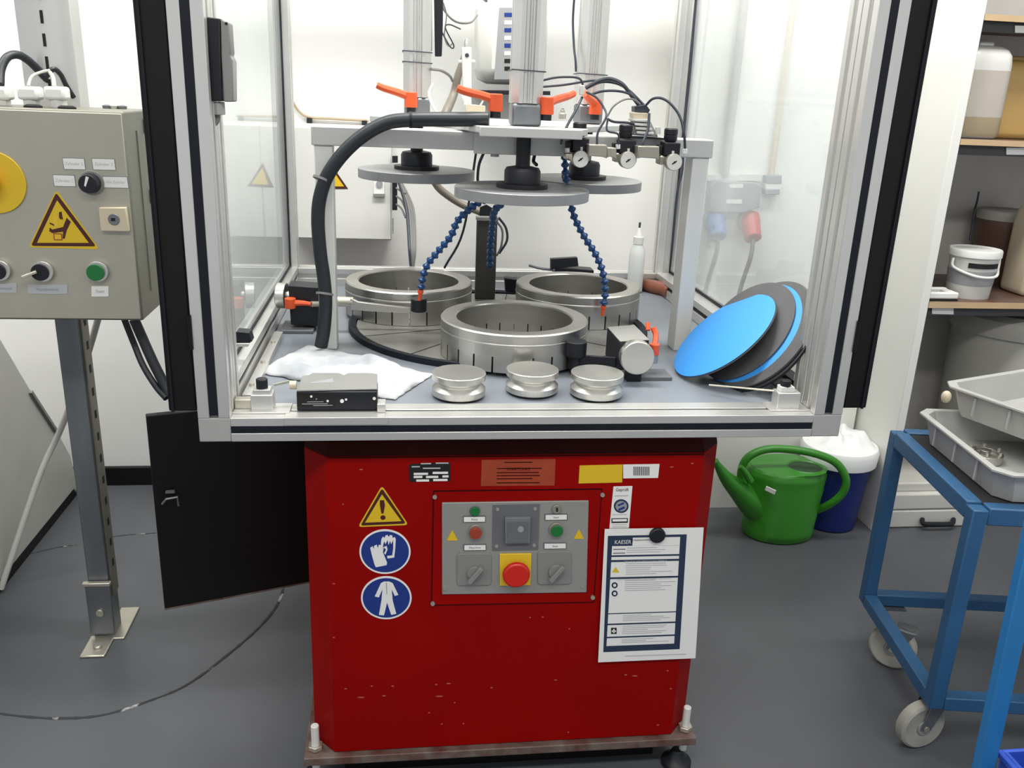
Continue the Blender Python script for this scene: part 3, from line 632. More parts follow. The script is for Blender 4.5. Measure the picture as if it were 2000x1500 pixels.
# back holder
bh = thing('ring_holder', (.62, 1.03, .8702), 'black ring holder block behind the ring nearest the bottle', 'ring holder', 'ring holders round the plate')
YB = 1.02
MB().prism([pY(x, y, YB) for x, y in ((1084, 522), (1160, 528), (1160, 560), (1084, 560))], (0, .05, 0)).build('holder_block', 'blkp', bh, .0015)
MB().prism([pY(x, y, YB) for x, y in ((1076, 506), (1128, 503), (1130, 520), (1076, 526))], (0, .02, 0)).build('knob_guard', 'blkp', bh, .001)
MB().tube([pY(1033, 518, YB+.01), pY(1055, 524, YB+.01), pY(1080, 527, YB+.01)], .004, 8).build('arm', 'galv', bh)
MB().prism([pY(x, y, .93) for x, y in ((986, 543), (1010, 546), (1010, 573), (988, 571))], (0, .03, 0)).build('roller', 'blkp', bh, .002)

# ================================================================== THINGS ON THE TABLE
# squeeze bottle on the rear rail
c = V((pY(1241, 540, 1.09).x, 1.09, .8705)); hB = pY(1246, 435, 1.09).z-c.z
sb = thing('squeeze_bottle', c, 'clear plastic squeeze bottle with pointed nozzle in the rear corner', 'bottle')
MB().lathe([(.021, 0), (.024, .004), (.024, hB*.52), (.022, hB*.62), (.013, hB*.70), (.013, hB*.72)], c, n=28).build('bottle_body', 'clear', sb)
MB().lathe([(.0155, hB*.70), (.0155, hB*.80), (.012, hB*.81), (.0035, hB*.93)], c, n=24).build('cap', 'can1', sb, .0004)
MB().lathe([(.003, hB*.92), (.0035, hB), (.002, hB*1.01)], c, n=10).build('nozzle_tip', 'cabl', sb)
tw = thing('brown_handled_tool', pZ(1275, 565, .8702), 'red-brown rounded tool handle lying at the foot of the white right leg', 'tool')
MB().tube([pZ(1237, 545, .89), pZ(1250, 553, .888), pZ(1275, 560, .888), pZ(1300, 566, .888), pZ(1312, 572, .888)], lambda t: .010+.012*math.sin(min(1, t*1.6)*PI/2), 14).build('handle', 'brn', tw)
MB().cyl(pZ(1310, 571, .888), pZ(1332, 578, .888), .014, n=14).build('tool_collar', 'gryp', tw)

# leaning discs
nrm = V((-math.cos(.831), -.012, math.sin(.831))).normalized()
def lean(c, R_, th, m, lb, n=None, name='abrasive_disc'):
    n = n or nrm; t = thing(name, (c.x, c.y, .8702), lb, 'disc', 'round discs leaning against the right pane')
    MB().lathe([(R_-.002, -th), (R_, -th*.6), (R_, -.0008), (R_-.0015, 0), (1e-6, .0003)], c, tuple(n), 72).build('disc_body', m, t)
    return t
C0 = V((.690, .255, .963))
t = lean(C0, .126, .003, 'bdisc', 'bright blue round abrasive disc leaning frontmost on the stack of grey discs', V((-.672, 0, .74)).normalized())
MB().lathe([(.126, -.006), (.127, -.005), (.127, -.0032)], C0, (-.672, 0, .74), 72).build('backing_ring', 'gdisc', t)
n2 = V((-.78, -.17, .60)).normalized(); lat = V((.21, -.977, 0)); C1 = V((.736, .250, .9745))
lean(C1, .123, .006, 'gdisc', 'thick dark grey pad directly behind the bright blue disc', n2, 'grey_pad')
t = lean(C1-n2*.0072+lat*.0155+V((0, 0, .0025)), .125, .003, 'bdisc', 'thin blue disc edge showing between two grey pads of the leaning stack', n2)
lean(C1-n2*.0112+lat*.037+V((0, 0, .0085)), .133, .008, 'gdisc', 'rearmost large dark grey pad of the stack leaning on the right pane', n2, 'grey_pad')

lean(C1-n2*.0205+lat*.050+V((-.006, 0, .004)), .126, .008, 'blkp', 'darkest round pad peeping out lowest behind the leaning stack', n2, 'dark_pad')

# cloth
cl = []
def clothz(u, v):
    e = max(0, math.sin(PI*u))**.7*max(0, math.sin(PI*v))**.7
    return .001+.020*e*max(0, math.sin(u*6.5+v*5-.6))**2+.014*e*abs(math.sin(u*9-v*8))**.6+.003*math.sin(u*17+v*13)**2*e**.5
ca, cb, cc, cd_ = pZ(500, 728, .8702), pZ(602, 675, .8702), pZ(846, 733, .8702), pZ(770, 783, .8702)
NU, NV = 44, 34; vs = []; fs = []
for j in range(NV+1):
    for i in range(NU+1):
        u, v = i/NU, j/NV; p = (ca*(1-u)+cd_*u)*(1-v)+(cb*(1-u)+cc*u)*v
        ed = .004*math.sin(i*.9)*(v in (0, 1))+.004*math.sin(j*1.1)*(u in (0, 1))
        vs.append(V((p.x+ed*.5, p.y+ed*.5, .8712+clothz(u, v)*1.3)))
for j in range(NV):
    for i in range(NU): a_ = j*(NU+1)+i; fs.append((a_, a_+1, a_+NU+2, a_+NU+1))
o = MB().add(vs, fs).build('wiping_cloth', 'cloth', None, label='crumpled white wiping cloth lying on the grey table behind the switch', cat='cloth', sharp=180)
so = o.modifiers.new('thickness', 'SOLIDIFY'); so.thickness = .0012; so.offset = 1

# front interlock switch
sw = thing('interlock_switch', pY(657, 800, .03), 'black safety switch with grey cover bolted on the front rail near the cloth', 'switch')
ys = .032
z0 = ZT+.0015
a, b = pY(580, 797, ys), pY(737, 797, ys); zt2 = pY(650, 765, ys).z
MB().box((a.x, ys, z0), (b.x, ys+.055, zt2)).build('switch_body', 'blkp', sw, .002)
q = [pZ(x, y, zt2+.0005) for x, y in ((580, 765), (737, 762), (737, 733), (722, 731), (680, 731), (672, 735), (662, 731), (610, 731), (604, 735), (590, 737))]
MB().prism(q, (0, 0, .003)).build('cover', 'gryp', sw, .001)
MB().prism([pZ(x, y, zt2+.0036) for x, y in ((606, 747), (650, 739), (652, 747), (606, 749))], (0, 0, .0003)).build('cover_label', 'gry', sw)
flat('label_plate', rect(580, 770, 655, 794), ys, .0008, 'ink', sw)
for x, y, w_ in ((608, 774, 3), (618, 779, 2), (640, 783, 3), (668, 783, 5), (676, 780, 3), (731, 778, 4)): flat('mark', circ(x, y, w_*.8, w_*.8, 8), ys, .0003, 'gryp' if w_ < 3 else 'paper', sw, .0009)
for x0, y0, x1 in ((590, 788, 640), (600, 784, 632), (612, 791, 650)): flat('print_line', rect(x0, y0, x1, y0+1.4, -.6), ys, .0003, 'gry', sw, .0009)
MB().box((pY(556, 800, .01).x, -.004, ZT-.0125), (pY(758, 800, .01).x, .001, ZT+.0012)).build('mounting_plate', 'alu', sw, .0006)
MB().box((pY(556, 800, .01).x, -.004, ZT+.0002), (pY(752, 800, .01).x, .03, ZT+.0015)).build('bracket', 'alu', sw, .0006)
MB().box((b.x, .02, ZT+.0015), (b.x+.015, .05, ZT+.018)).build('bracket_ear', 'alu', sw, .001)
# left latch block
lt = thing('latch_block', pY(510, 795, .04), 'silver latch block with black round knob on the front rail by the left post', 'latch')
a, b = pY(490, 795, .03), pY(533, 795, .03)
MB().box((a.x, .03, ZT+.0002), (b.x, .065, pY(510, 772, .03).z)).build('latch_body', 'alu', lt, .0015)
MB().box((a.x+.004, .035, pY(510, 772, .03).z), (b.x-.004, .06, pY(510, 760, .04).z)).build('latch_cap', 'alu', lt, .001)
kz = pY(512, 757, .048); MB().lathe([(.0105, 0), (.0105, .016), (.009, .0175)], kz, n=20).build('knob', 'blkp', lt, .0005)
MB().box((XI0+.001, .02, ZT+.0002), (b.x+.03, .07, ZT+.003)).build('base_plate', 'alu', lt, .0005)
MB().box((XI0+.002, .04, ZT+.003), (a.x-.001, .06, ZT+.02)).build('side_guide', 'zinc', lt, .001)
MB().bar(pY(535, 752, .05), pY(565, 745, .06), .004, .004).build('latch_rod', 'zinc', lt)
MB().cyl(pY(566, 752, .06), pY(579, 752, .06), .008, n=14).build('latch_pin', 'cream', lt)
# right latch block
l2 = thing('latch_block', pY(1535, 795, .04), 'silver latch block with dark knob in the right corner of the front rail', 'latch')
a, b = pY(1518, 790, .03), pY(1562, 790, .03)
MB().box((a.x, .03, ZT+.0002), (b.x, .06, pY(1538, 768, .03).z)).build('latch_body', 'alu', l2, .0015)
MB().box((a.x+.006, .035, pY(1538, 768, .03).z), (b.x-.012, .055, pY(1538, 755, .04).z)).build('latch_cap', 'white', l2, .001)
kz = pY(1534, 755, .045); MB().lathe([(.010, 0), (.010, .013), (.008, .014)], kz, n=18).build('knob', 'blkp', l2, .0005)
MB().box((pY(1502, 795, .03).x, .02, ZT+.0002), (XI1-.001, .07, ZT+.003)).build('base_plate', 'alu', l2, .0005)
MB().cyl(pZ(1520, 764, .905), pZ(1385, 752, .89), .0018, n=8).build('pull_rod', 'zinc', l2)
# left rear latch by the left lower rail
l3 = thing('rail_stop', pY(475, 665, .2), 'small black stop on a silver bracket on the left side rail', 'latch')
MB().prism([pY(x, y, .16) for x, y in ((461, 648), (487, 650), (492, 668), (457, 668))], (0, .03, 0)).build('stop_body', 'blkp', l3, .001)
MB().prism([pY(x, y, .155) for x, y in ((449, 671), (488, 671), (484, 678), (449, 676))], (0, .03, 0)).build('stop_bracket', 'alu', l3, .001)
MB().bar(pZ(458, 738, .892), pZ(493, 674, .892), .008, .006).build('guide_bar', 'white', l3)
# guide bars along table at left
gb = thing('guide_rail', (-.27, .2, .8702), 'thin silver guide rail lying along the left edge of the table', 'rail')
MB().box((-.292, .10, .8702), (-.272, .55, .883)).build('rail_bar', 'alu', gb, .001)
for y in (.15, .3, .45): MB().cyl((-.282, y, .883), (-.282, y, .888), .005, n=8).build('bolt', 'zinc', gb)
# upper interlock on left post
us = thing('door_sensor', pY(425, 200, .03), 'tall black and grey safety sensor fixed high on the inner side of the left post', 'sensor')
MB().prism([pY(x, y, .03) for x, y in ((403, 33), (430, 36), (433, 190), (436, 198), (412, 198))], (0, .03, 0)).build('sensor_body', 'blkp', us, .002)
MB().prism([pY(x, y, .028) for x, y in ((431, 38), (447, 44), (451, 104), (449, 108), (455, 120), (456, 199), (437, 199), (432, 108))], (0, .035, 0)).build('sensor_cover', 'gryp', us, .002)
flat('screw', circ(442, 46, 3, 3, 10), .028, .001, 'ink', us)
MB().cyl(pY(425, 199, .045), pY(427, 224, .045), .011, n=8).build('cable_gland', 'alud', us, .001)
MB().tube([pY(426, 222, .045), pY(424, 236, .045), pY(418, 244, .045)], .004, 8).build('cable_stub', 'cabg', us)

# ================================================================== RED CABINET
cb = thing('machine_cabinet', (.23, .4, .075), 'red enamelled steel machine cabinet under the table with control panel and stickers', 'cabinet')
YF = .05
out = [(-.137, YF), (.600, YF), (.645, .10), (.645, .92), (-.182, .92), (-.182, .10)]
MB().prism([(x, y, .095) for x, y in out], (0, 0, .681)).build('cabinet_body', 'red', cb, .002)
MB().add([V((x, y, .776)) for x, y in out]+[V((.23+(x-.23)*.985, .40+(y-.40)*.93, .8275)) for x, y in out], [tuple(range(6))[::-1], tuple(range(6, 12))]+[(i, (i+1) % 6, (i+1) % 6+6, i+6) for i in range(6)]).build('neck', 'redd', cb)  # near-black red paints the shade under the table onto the neck
fo = [(-.20, .035), (.655, .035), (.66, .95), (-.20, .95)]
MB().prism([(x, y, .075) for x, y in fo], (0, 0, .0195)).build('base_flange', 'rust', cb, .002)
for x, y in ((.637, .085), (-.178, .085)):
    MB().cyl((x, y-.02, .04), (x, y-.02, .155), .0085, n=16).build('levelling_bolt', 'white', cb, .002)
    MB().cyl((x, y-.02, .0955), (x, y-.02, .106), .016, n=6).build('nut', 'zinc', cb, .001)
    MB().lathe([(.034, .002), (.034, .012), (.018, .024), (.012, .04)], (x-.012, y-.02, 0), n=24).build('foot', 'blkp', cb, .001)
MB().box((-.12, .10, .0), (.58, .85, .075)).build('plinth', 'blk', cb)
def cf(name, px, th, m, off=0, par=None, label=None, bev=0): return flat(name, px, YF, th, m, par or cb, off, label, bev)
# name plate
np_ = cf('name_plate', [(798, 910), (803, 906), (879, 903), (880, 939), (800, 941)], .001, 'ink')
for x0, x1, y in ((808, 836, 925), (845, 875, 923), (808, 825, 931), (832, 856, 931), (864, 876, 930), (813, 838, 938), (846, 874, 937)): cf('plate_field', rect(x0, y-2, x1, y+2.2, -.3), .0004, 'paper', .0011, np_)
for x0, x1, y in ((822, 842, 905), (851, 876, 904), (804, 820, 911), (826, 860, 914)): cf('plate_print', rect(x0, y-1, x1, y+1.4, -.3), .0003, 'paperg', .0011, np_)
o = cf('orange_sticker', [(941, 898), (1085, 896), (1083, 948), (939, 949)], .0008, 'orst', label='faded orange rating sticker')
for i, y in enumerate((902, 914, 922, 928, 934, 942)): cf('sticker_print', rect(970 if i else 985, y, (1040, 1058, 1052, 1055, 1040, 1054)[i], y+1.6, -.5), .0003, 'redd', .0009, o)
text('WARTUNG', pY(1012, 916, YF)+V((0, -.0013, 0)), .009, 'redd', o)
o = cf('yellow_sticker', [(1132, 909), (1216, 907), (1215, 942), (1130, 944)], .0008, 'yel', label='plain yellow sticker')
o = cf('barcode_sticker', [(1217, 907), (1288, 906), (1285, 933), (1217, 934)], .0008, 'paper', .0002, label='small white sticker with grey bar pattern')
for i in range(9): cf('bar_print', rect(1237+i*3.6, 911, 1239.2+i*3.6, 928), .0003, 'pand', .0012, o)
o = cf('inspection_sticker', [(1198, 950), (1235, 949), (1228, 1031), (1190, 1032)], .0008, 'paper', .0001, label='white inspection sticker with blue round seal')
text('Geprüft', pY(1215, 956, YF)+V((0, -.0014, 0)), .0105, 'ink', o, wmax=.026)
cf('seal_ring', circ(1213, 988, 14.5, 13.5), .0003, 'navy', .001, o); cf('seal_field', circ(1213, 988, 11, 10), .0003, 'gry', .0014, o)
cf('seal_mark', [(1206, 985), (1218, 980), (1219, 983), (1207, 988)], .0003, 'blue', .0018, o); cf('seal_mark', [(1207, 993), (1219, 988), (1220, 992), (1208, 997)], .0003, 'blue', .0018, o)
cf('seal_text', rect(1200, 967, 1227, 969, -.5), .0003, 'paperg', .001, o)
cf('date_frame', rect(1194, 1012, 1226, 1021, -.5), .0003, 'ink', .001, o); cf('date_field', rect(1196, 1013.5, 1224, 1018, -.5), .0003, 'paper', .0014, o)
for y in (1004, 1024, 1028): cf('seal_text', rect(1196, y, 1224, y+1.2, -.5), .0003, 'paperg', .001, o)
# warning triangle
def tri(cx, top, bot, hw, k=0, sk=0): return [(cx, top), (cx+hw, bot+sk), (cx-hw, bot)]
def rtri(pts, r):
    out = []; n = len(pts)
    for i in range(n):
        p = V((*pts[i], 0)); a_ = (V((*pts[i-1], 0))-p).normalized(); b_ = (V((*pts[(i+1) % n], 0))-p).normalized()
        for t_ in (0, .25, .5, .75, 1): q_ = p+a_*r*(1-t_)**2+b_*r*t_**2; out.append((q_.x, q_.y))
    return out
o = cf('warning_sign', rtri([(746, 948), (798, 1025), (699, 1029)], 8), .001, 'yel', label='yellow triangular warning sign with exclamation mark')
cf('sign_border', rtri([(746, 953), (793, 1022), (704, 1026)], 6), .0003, 'maroon', .0011, o); cf('sign_field', [(746, 965), (784, 1017), (713, 1020)], .0003, 'yel', .0015, o)
cf('sign_mark', [(742, 976), (750, 976), (752, 986), (749, 1002), (745, 1002), (742, 986)], .0003, 'maroon', .0019, o); cf('sign_mark', circ(748, 1010, 5, 4.5, 16), .0003, 'maroon', .0019, o)
# glove sign
o = cf('mandatory_sign', circ(752, 1077, 50, 43.5, 48), .001, 'paper', label='blue round sign showing protective gloves')
cf('sign_field', circ(752, 1077, 46.5, 40, 48), .0003, 'blue', .0011, o)
cf('glove_mark', [(723, 1069), (728, 1066), (730, 1072), (731, 1065), (736, 1063), (738, 1070), (740, 1063), (744, 1064), (746, 1071), (749, 1068), (748, 1078), (756, 1098), (755, 1103), (734, 1107), (731, 1100), (726, 1082)], .0003, 'paper', .0015, o)
gl = [(745, 1052), (748, 1047), (751, 1050), (753, 1045), (757, 1044), (759, 1048), (762, 1044), (766, 1045), (767, 1050), (771, 1048), (773, 1052), (772, 1070), (770, 1088), (757, 1090), (756, 1085), (766, 1084), (768, 1070), (768, 1054), (764, 1062), (762, 1055), (759, 1064), (757, 1054), (753, 1062), (750, 1056), (748, 1066), (750, 1072), (744, 1069), (744, 1060)]
cf('glove_mark', gl, .0003, 'paper', .0015, o)
cf('glove_mark', [(749, 1068), (755, 1065), (757, 1072), (753, 1082), (750, 1080), (754, 1072)], .0003, 'paper', .0017, o)
# overall sign
o = cf('mandatory_sign', circ(754.5, 1167, 49.5, 42, 48), .001, 'paper', label='blue round sign showing protective overalls')
cf('sign_field', circ(754.5, 1167, 46, 38.5, 48), .0003, 'blue', .0011, o)
cf('overall_mark', [(744, 1138), (750, 1135), (760, 1135), (767, 1138), (778, 1161), (771, 1163), (765, 1150), (767, 1172), (774, 1198), (764, 1200), (756, 1176), (750, 1201), (740, 1200), (745, 1172), (747, 1150), (740, 1166), (732, 1164)], .0003, 'paper', .0015, o)
cf('overall_zip', [(754, 1137), (755.5, 1137), (756, 1160), (755, 1160)], .0003, 'gry', .0019, o)
# wear marks
for x, y, s_ in ((852, 1337, 3), (876, 1335, 5), (726, 1340, 2.5), (767, 1340, 3), (858, 1360, 8), (705, 1362, 8), (750, 1359, 4), (838, 1392, 2), (863, 1414, 2), (1222, 1318, 3), (1240, 1320, 6), (1304, 1310, 2.5), (1310, 1345, 2.5), (1285, 1416, 3), (1060, 1205, 2.5), (1085, 1328, 3), (1110, 1430, 2), (905, 1413, 2), (960, 1343, 2.5), (652, 1140, 3), (652, 1245, 2.5), (670, 985, 2), (705, 917, 4), (1312, 912, 4), (1352, 905, 3), (675, 1345, 3), (1035, 1206, 2), (1112, 1228, 2), (888, 1372, 2)):
    cf('paint_chip', [(x-s_, y), (x-s_*.2, y-1.4), (x+s_, y-.6), (x+s_*.5, y+1.2), (x-s_*.4, y+1.0)], .0002, 'chip', .0001)
cf('front_seam', [(640, 893), (1375, 886), (1375, 888), (640, 895)], .0012, 'redd')
# control panel recess frame and panel
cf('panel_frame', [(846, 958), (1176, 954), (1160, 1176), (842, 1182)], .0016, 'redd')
cf('panel_mount', [(848, 960), (1174, 956), (1158, 1174), (844, 1180)], .0020, 'red')
cp = cf('control_panel', [(863, 980), (1149, 976), (1145, 1155), (863, 1159)], .005, 'pan', bev=.0015)
P0 = .0052
def cq(name, px, th, m, off=0, par=cp, label=None, bev=0): return flat(name, px, YF, th, m, par, P0+off, label, bev)
for x, y in ((849, 969), (1176, 965), (845, 1177), (1157, 1165)): cf('panel_screw', circ(x, y, 4.2, 4.2, 12), .003, 'zinc', .002)
for x, y in ((868, 1147), (1136, 1142)): cq('panel_screw', circ(x, y, 3.4, 3.4, 12), .0015, 'zinc')
def cylp(name, x, y, r, h, m, off=0, par=cp, r2=None, n=28, label=None, bev=.0008):
    c_ = pY(x, y, YF)+V((0, -P0-off, 0)); o_ = MB().cyl(c_, c_+V((0, -h, 0)), r, r2, n).build(name, m, par, bev)
    if label: o_['label'] = label
    return o_
cylp('indicator_lamp', 927, 995, .0092, .006, 'grn', label='green indicator lamp'); cylp('lamp_bezel', 927, 995, .0106, .002, 'pand')
cylp('bezel', 928, 1034, .0145, .004, 'nick'); cylp('push_button', 928, 1036, .012, .010, 'dred', label='dull red push button')
cylp('key_switch', 1086, 991, .0095, .005, 'nick'); cq('key_slot', rect(1084.5, 987, 1088, 995), .0004, 'ink', .0052)
cylp('bezel', 1085, 1030, .0145, .005, 'nick'); cylp('push_button', 1086, 1032, .012, .009, 'grn', label='dark green push button')
for x, y in ((926, 1011), (927, 1066), (1085, 1007), (1083, 1063)):
    o = cq('label_holder', rect(x-22, y-6, x+22, y+6, -.5), .002, 'pand'); cq('label_strip', rect(x-20.5, y-4.5, x+20.5, y+4.8, -.5), .0006, 'paper', .0021, o.parent)
for s_, x, y in (('Netz', 926, 1011), ('Maschine', 927, 1066), ('Start', 1085, 1007), ('Stop', 1083, 1063)): text(s_, pY(x, y, YF)+V((0, -P0-.0029, 0)), .0062, 'ink', cp)
cq('warning_triangle', rtri([(883, 1032), (894, 1053), (872, 1053)], 2), .0006, 'yel'); cq('warning_triangle', rtri([(1130, 1031), (1140, 1050), (1119, 1050)], 2), .0006, 'yel')
o = cq('timer_plate', [(962, 984), (1053, 982), (1050, 1070), (961, 1072)], .002, 'pand')
for x, y in ((971, 991), (1044, 990), (969, 1063), (1042, 1061)): cq('screw', circ(x, y, 3.5, 3.5, 12), .0015, 'zinc', .002)
cq('timer_frame', [(985, 1005), (1034, 1004), (1033, 1054), (985, 1055)], .008, 'smoke', .002, bev=.001); cq('timer_window', [(989, 1013), (1030, 1012), (1029, 1051), (989, 1052)], .001, 'pand', .0101)
cq('timer_dial', circ(1015, 1026, 6, 6, 16), .0006, 'gry', .0112)
for x0, y0, x1, y1 in ((892, 1078, 959, 1140), (1049, 1074, 1115, 1138)): cq('switch_plate', rtri(rect(x0, y0, x1, y1, -1), 7), .003, 'gryp', bev=.001)
for x, y, lb in ((926, 1114, None), (1084, 1111, None)):
    cylp('rotary_knob', x, y, .015, .006, 'gryp', .003)
    c_ = pY(x, y, YF)+V((0, -P0-.009, 0)); MB().bar(c_+V((-.012, -.005, -.018)), c_+V((.013, -.005, .016)), .010, .010, (0, 1, 0)).build('knob_grip', 'gryp', cp, .002)
cq('emergency_plate', [(975, 1078), (1037, 1077), (1035, 1139), (975, 1140)], .004, 'ybox', bev=.001)
cylp('emergency_stem', 1006, 1111, .020, .008, 'gryp', .004)
o = cylp('emergency_button', 1006, 1112, .0285, .010, 'rbt', .012, r2=.026, n=40, label='large red emergency stop button', bev=.003)
# instruction sheet
sh = thing('instruction_sheet', pY(1262, 1290, YF-.01), 'white laminated operating instruction sheet with dark blue frame hanging on the red cabinet', 'sheet')
YS = YF-.006
def sf(name, px, th, m, off=0): return flat(name, px, YS, th, m, sh, off)
sf('sheet', [(1181, 1033), (1374, 1030), (1358, 1285), (1168, 1293)], .0012, 'paper')
sf('frame_print', [(1187, 1046), (1341, 1043), (1327, 1267), (1178, 1273)], .0002, 'navy', .0013)
def sx(x, y): return x   # page slants slightly towards its foot
def page(x0, y0, x1, y1):
    f = lambda u, v: (1196+u*132-(v*12)+0, 1050+v*213-u*2-v*u*3)
    return [f(x0, y0), f(x1, y0), f(x1, y1), f(x0, y1)]
def pg(x0, y0, x1, y1, m, off=.0016): sf('print', page(x0, y0, x1, y1), .0002, m, off)
pg(.30, .0, 1, .04, 'paper'); pg(.0, .075, 1, .158, 'paper'); pg(.30, .04, 1, .08, 'paper'); pg(0, .175, 1, .202, 'paper'); pg(0, .222, 1, .36, 'paper'); pg(0, .378, 1, .69, 'paper')
pg(0, .70, 1, .785, 'paper'); pg(0, .80, 1, .905, 'paper'); pg(0, .92, 1, .99, 'paper')
text('KAESER', pY(1216, 1058, YS)+V((0, -.0022, 0)), .0125, 'paper', sh, wmax=.034)
text('BETRIEBSANWEISUNG', pY(1255, 1054, YS)+V((0, -.0022, 0)), .0052, 'ink', sh)
text('GEFAHREN FÜR MENSCH UND UMWELT', pY(1260, 1095, YS)+V((0, -.0022, 0)), .005, 'paperg', sh)
text('SCHUTZMASSNAHMEN UND VERHALTENSREGELN', pY(1258, 1130, YS)+V((0, -.0022, 0)), .005, 'paperg', sh)
rnd = random.Random(3)
for y0, y1, n_ in ((.09, .15, 3), (.235, .35, 6), (.39, .50, 6), (.71, .775, 4), (.81, .895, 5), (.93, .975, 3)):
    for i in range(n_):
        y = y0+(y1-y0)*i/n_; pg(.22, y, .22+.35+.4*rnd.random(), y+.006, 'paperg', .0020)
for y in (.10, .135): pg(.02, y, .20, y+.008, 'pand', .0020)
sf('pictogram', rtri([(1202, 1106), (1209, 1117), (1195, 1117)], 1), .0002, 'yel', .0020)
for y in (1142, 1158):
    sf('pictogram', circ(1200, y, 6, 6, 16), .0002, 'navy', .0020); sf('pictogram', circ(1200, y, 3, 3, 12), .0002, 'paper', .0024)
sf('pictogram', rect(1193, 1225, 1204, 1237), .0002, 'ink', .0020); sf('pictogram', rect(1197, 1227, 1200, 1235), .0002, 'paper', .0024); sf('pictogram', rect(1194.5, 1230, 1202.5, 1233), .0002, 'paper', .0024)
sf('print', [(1220, 1280), (1340, 1276), (1340, 1277.5), (1220, 1281.5)], .0002, 'paperg', .0014)
c_ = pY(1283, 1044, YS-.0015); MB().lathe([(.0165, 0), (.0165, .006), (.0145, .008), (1e-6, .0083)], c_, (0, -1, 0), 28).build('holding_magnet', 'blkp', None, .0004, 'round black magnet holding the top of the instruction sheet', 'magnet')
# open side door of the cabinet
cdr = thing('cabinet_side_door', (-.555, .40, .235), 'matt black steel side door of the red cabinet standing open', 'door')
a, b = V((-.556, .40, 0)), V((-.192, .515, 0)); d = (b-a).normalized(); nn = V((d.y, -d.x, 0))
def dp(u, z, o=0): return V((a.x+(b.x-a.x)*u+nn.x*o, a.y+(b.y-a.y)*u+nn.y*o, z))
MB().prism([dp(0, .235), dp(1, .235), dp(1, .728), dp(0, .728)], tuple(nn*-.018)).build('door_panel', 'blk', cdr, .002)
MB().prism([dp(0, .2335, .001), dp(1, .2335, .001), dp(1, .2375, .001), dp(0, .2375, .001)], tuple(nn*-.02)).build('bottom_edge', 'rust', cdr)
hp = pY(335, 975, .405)
MB().tube([hp+V((-.018, -.012, -.006)), hp+V((-.008, -.014, .007)), hp+V((.016, -.010, .010)), hp+V((.017, -.010, -.012))], .0028, 8, smooth=False).build('latch_handle', 'galv', cdr)
MB().prism([hp+V((-.011, 0, .017)), hp+V((.010, 0, .018)), hp+V((.009, 0, .024)), hp+V((-.010, 0, .023))], (0, -.006, 0)).build('latch_plate', 'galv', cdr)
for z in (.33, .63): MB().cyl(dp(.985, z-.025, .004), dp(.985, z+.025, .004), .006, n=12).build('hinge', 'blk', cdr)

# ================================================================== CONTROL BOX ON STAND
ct = thing('control_box', (-.72, .5, .938), 'stainless steel control box with switches and crush warning sign on the post', 'control box')
YC = .42
bz0, bz1 = .939, 1.371
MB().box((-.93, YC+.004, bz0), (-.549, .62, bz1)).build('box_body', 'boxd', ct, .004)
MB().box((-.925, YC, bz0+.004), (-.552, YC+.0035, bz1-.004)).build('front_plate', 'box', ct, .003)
MB().box((-.55, .50, bz0+.05), (-.5465, .512, bz1-.04)).build('lid_seam', 'boxd', ct)
for z in (1.34, 1.19): MB().box((-.549, .56, z-.018), (-.5455, .585, z+.012)).build('hinge_slot', 'ink', ct, .001)
def bf(name, px, th, m, off=0, par=ct, label=None, bev=0): return flat(name, px, YC, th, m, par, off, label, bev)
for lx, ly, s_, w_ in ((145, 320, 'Zylinder 2', 22), (203, 321, 'Zylinder 3', 23), (126, 353, 'Zylinder 1', 22), (226, 356, 'Alle Zylinder', 25)):
    bf('label_frame', [(lx-w_-1, ly-12), (lx+w_-2, ly-11), (lx+w_+1, ly+12), (lx-w_+2, ly+11)], .0006, 'pand')
    bf('name_label', [(lx-w_, ly-11), (lx+w_-3, ly-10), (lx+w_, ly+11), (lx-w_+3, ly+10)], .0006, 'paper', .0007)
    text(s_, pY(lx, ly, YC)+V((0, -.0015, 0)), .0085, 'paperg', ct, wmax=.036)
def bcyl(name, x, y, r, h, m, off=0, r2=None, par=ct, label=None, bev=.0008):
    c_ = pY(x, y, YC)+V((0, -off, 0)); o_ = MB().cyl(c_, c_+V((0, -h, 0)), r, r2, 28).build(name, m, par, bev)
    if label: o_['label'] = label
    return o_
bcyl('switch_bezel', 180, 357, .0245, .004, 'gryp'); bcyl('rotary_knob', 179, 357, .020, .022, 'blkp', .004, .018, label='black rotary selector knob')
bf('knob_mark', [(176, 342), (182, 344), (176, 362), (173, 360)], .0006, 'paper', .0265)
# crush sign
o = bf('warning_sign', rtri([(110, 370), (195, 487), (56, 483)], 9), .001, 'yel', label='yellow triangular sign warning of crushed hands')
bf('sign_border', rtri([(110, 376), (188, 481), (61, 480)], 6), .0004, 'maroon', .0011, o); bf('sign_field', [(112, 391), (174, 474), (73, 474)], .0004, 'yel', .0016, o)
bf('sign_mark', [(116, 414), (121, 413), (123, 425), (124, 428), (118, 428), (116, 424)], .0004, 'maroon', .0021, o)
bf('sign_mark', [(98, 444), (103, 448), (124, 443), (131, 425), (139, 433), (131, 450), (127, 466), (123, 465), (124, 452), (103, 455), (97, 451)], .0004, 'maroon', .0021, o)
bf('sign_mark', [(98, 434), (106, 438), (107, 441), (98, 437)], .0004, 'maroon', .0021, o)
bf('sign_mark', [(105, 455), (122, 456), (123, 469), (106, 469)], .0003, 'orst', .0020, o); bf('sign_mark', [(107, 457), (120, 458), (121, 467), (108, 467)], .0003, 'yel', .0024, o)
bf('sign_mark', [(106, 424), (111, 421), (114, 428), (113, 446), (110, 444), (105, 432)], .0003, 'ybox', .0021, o)
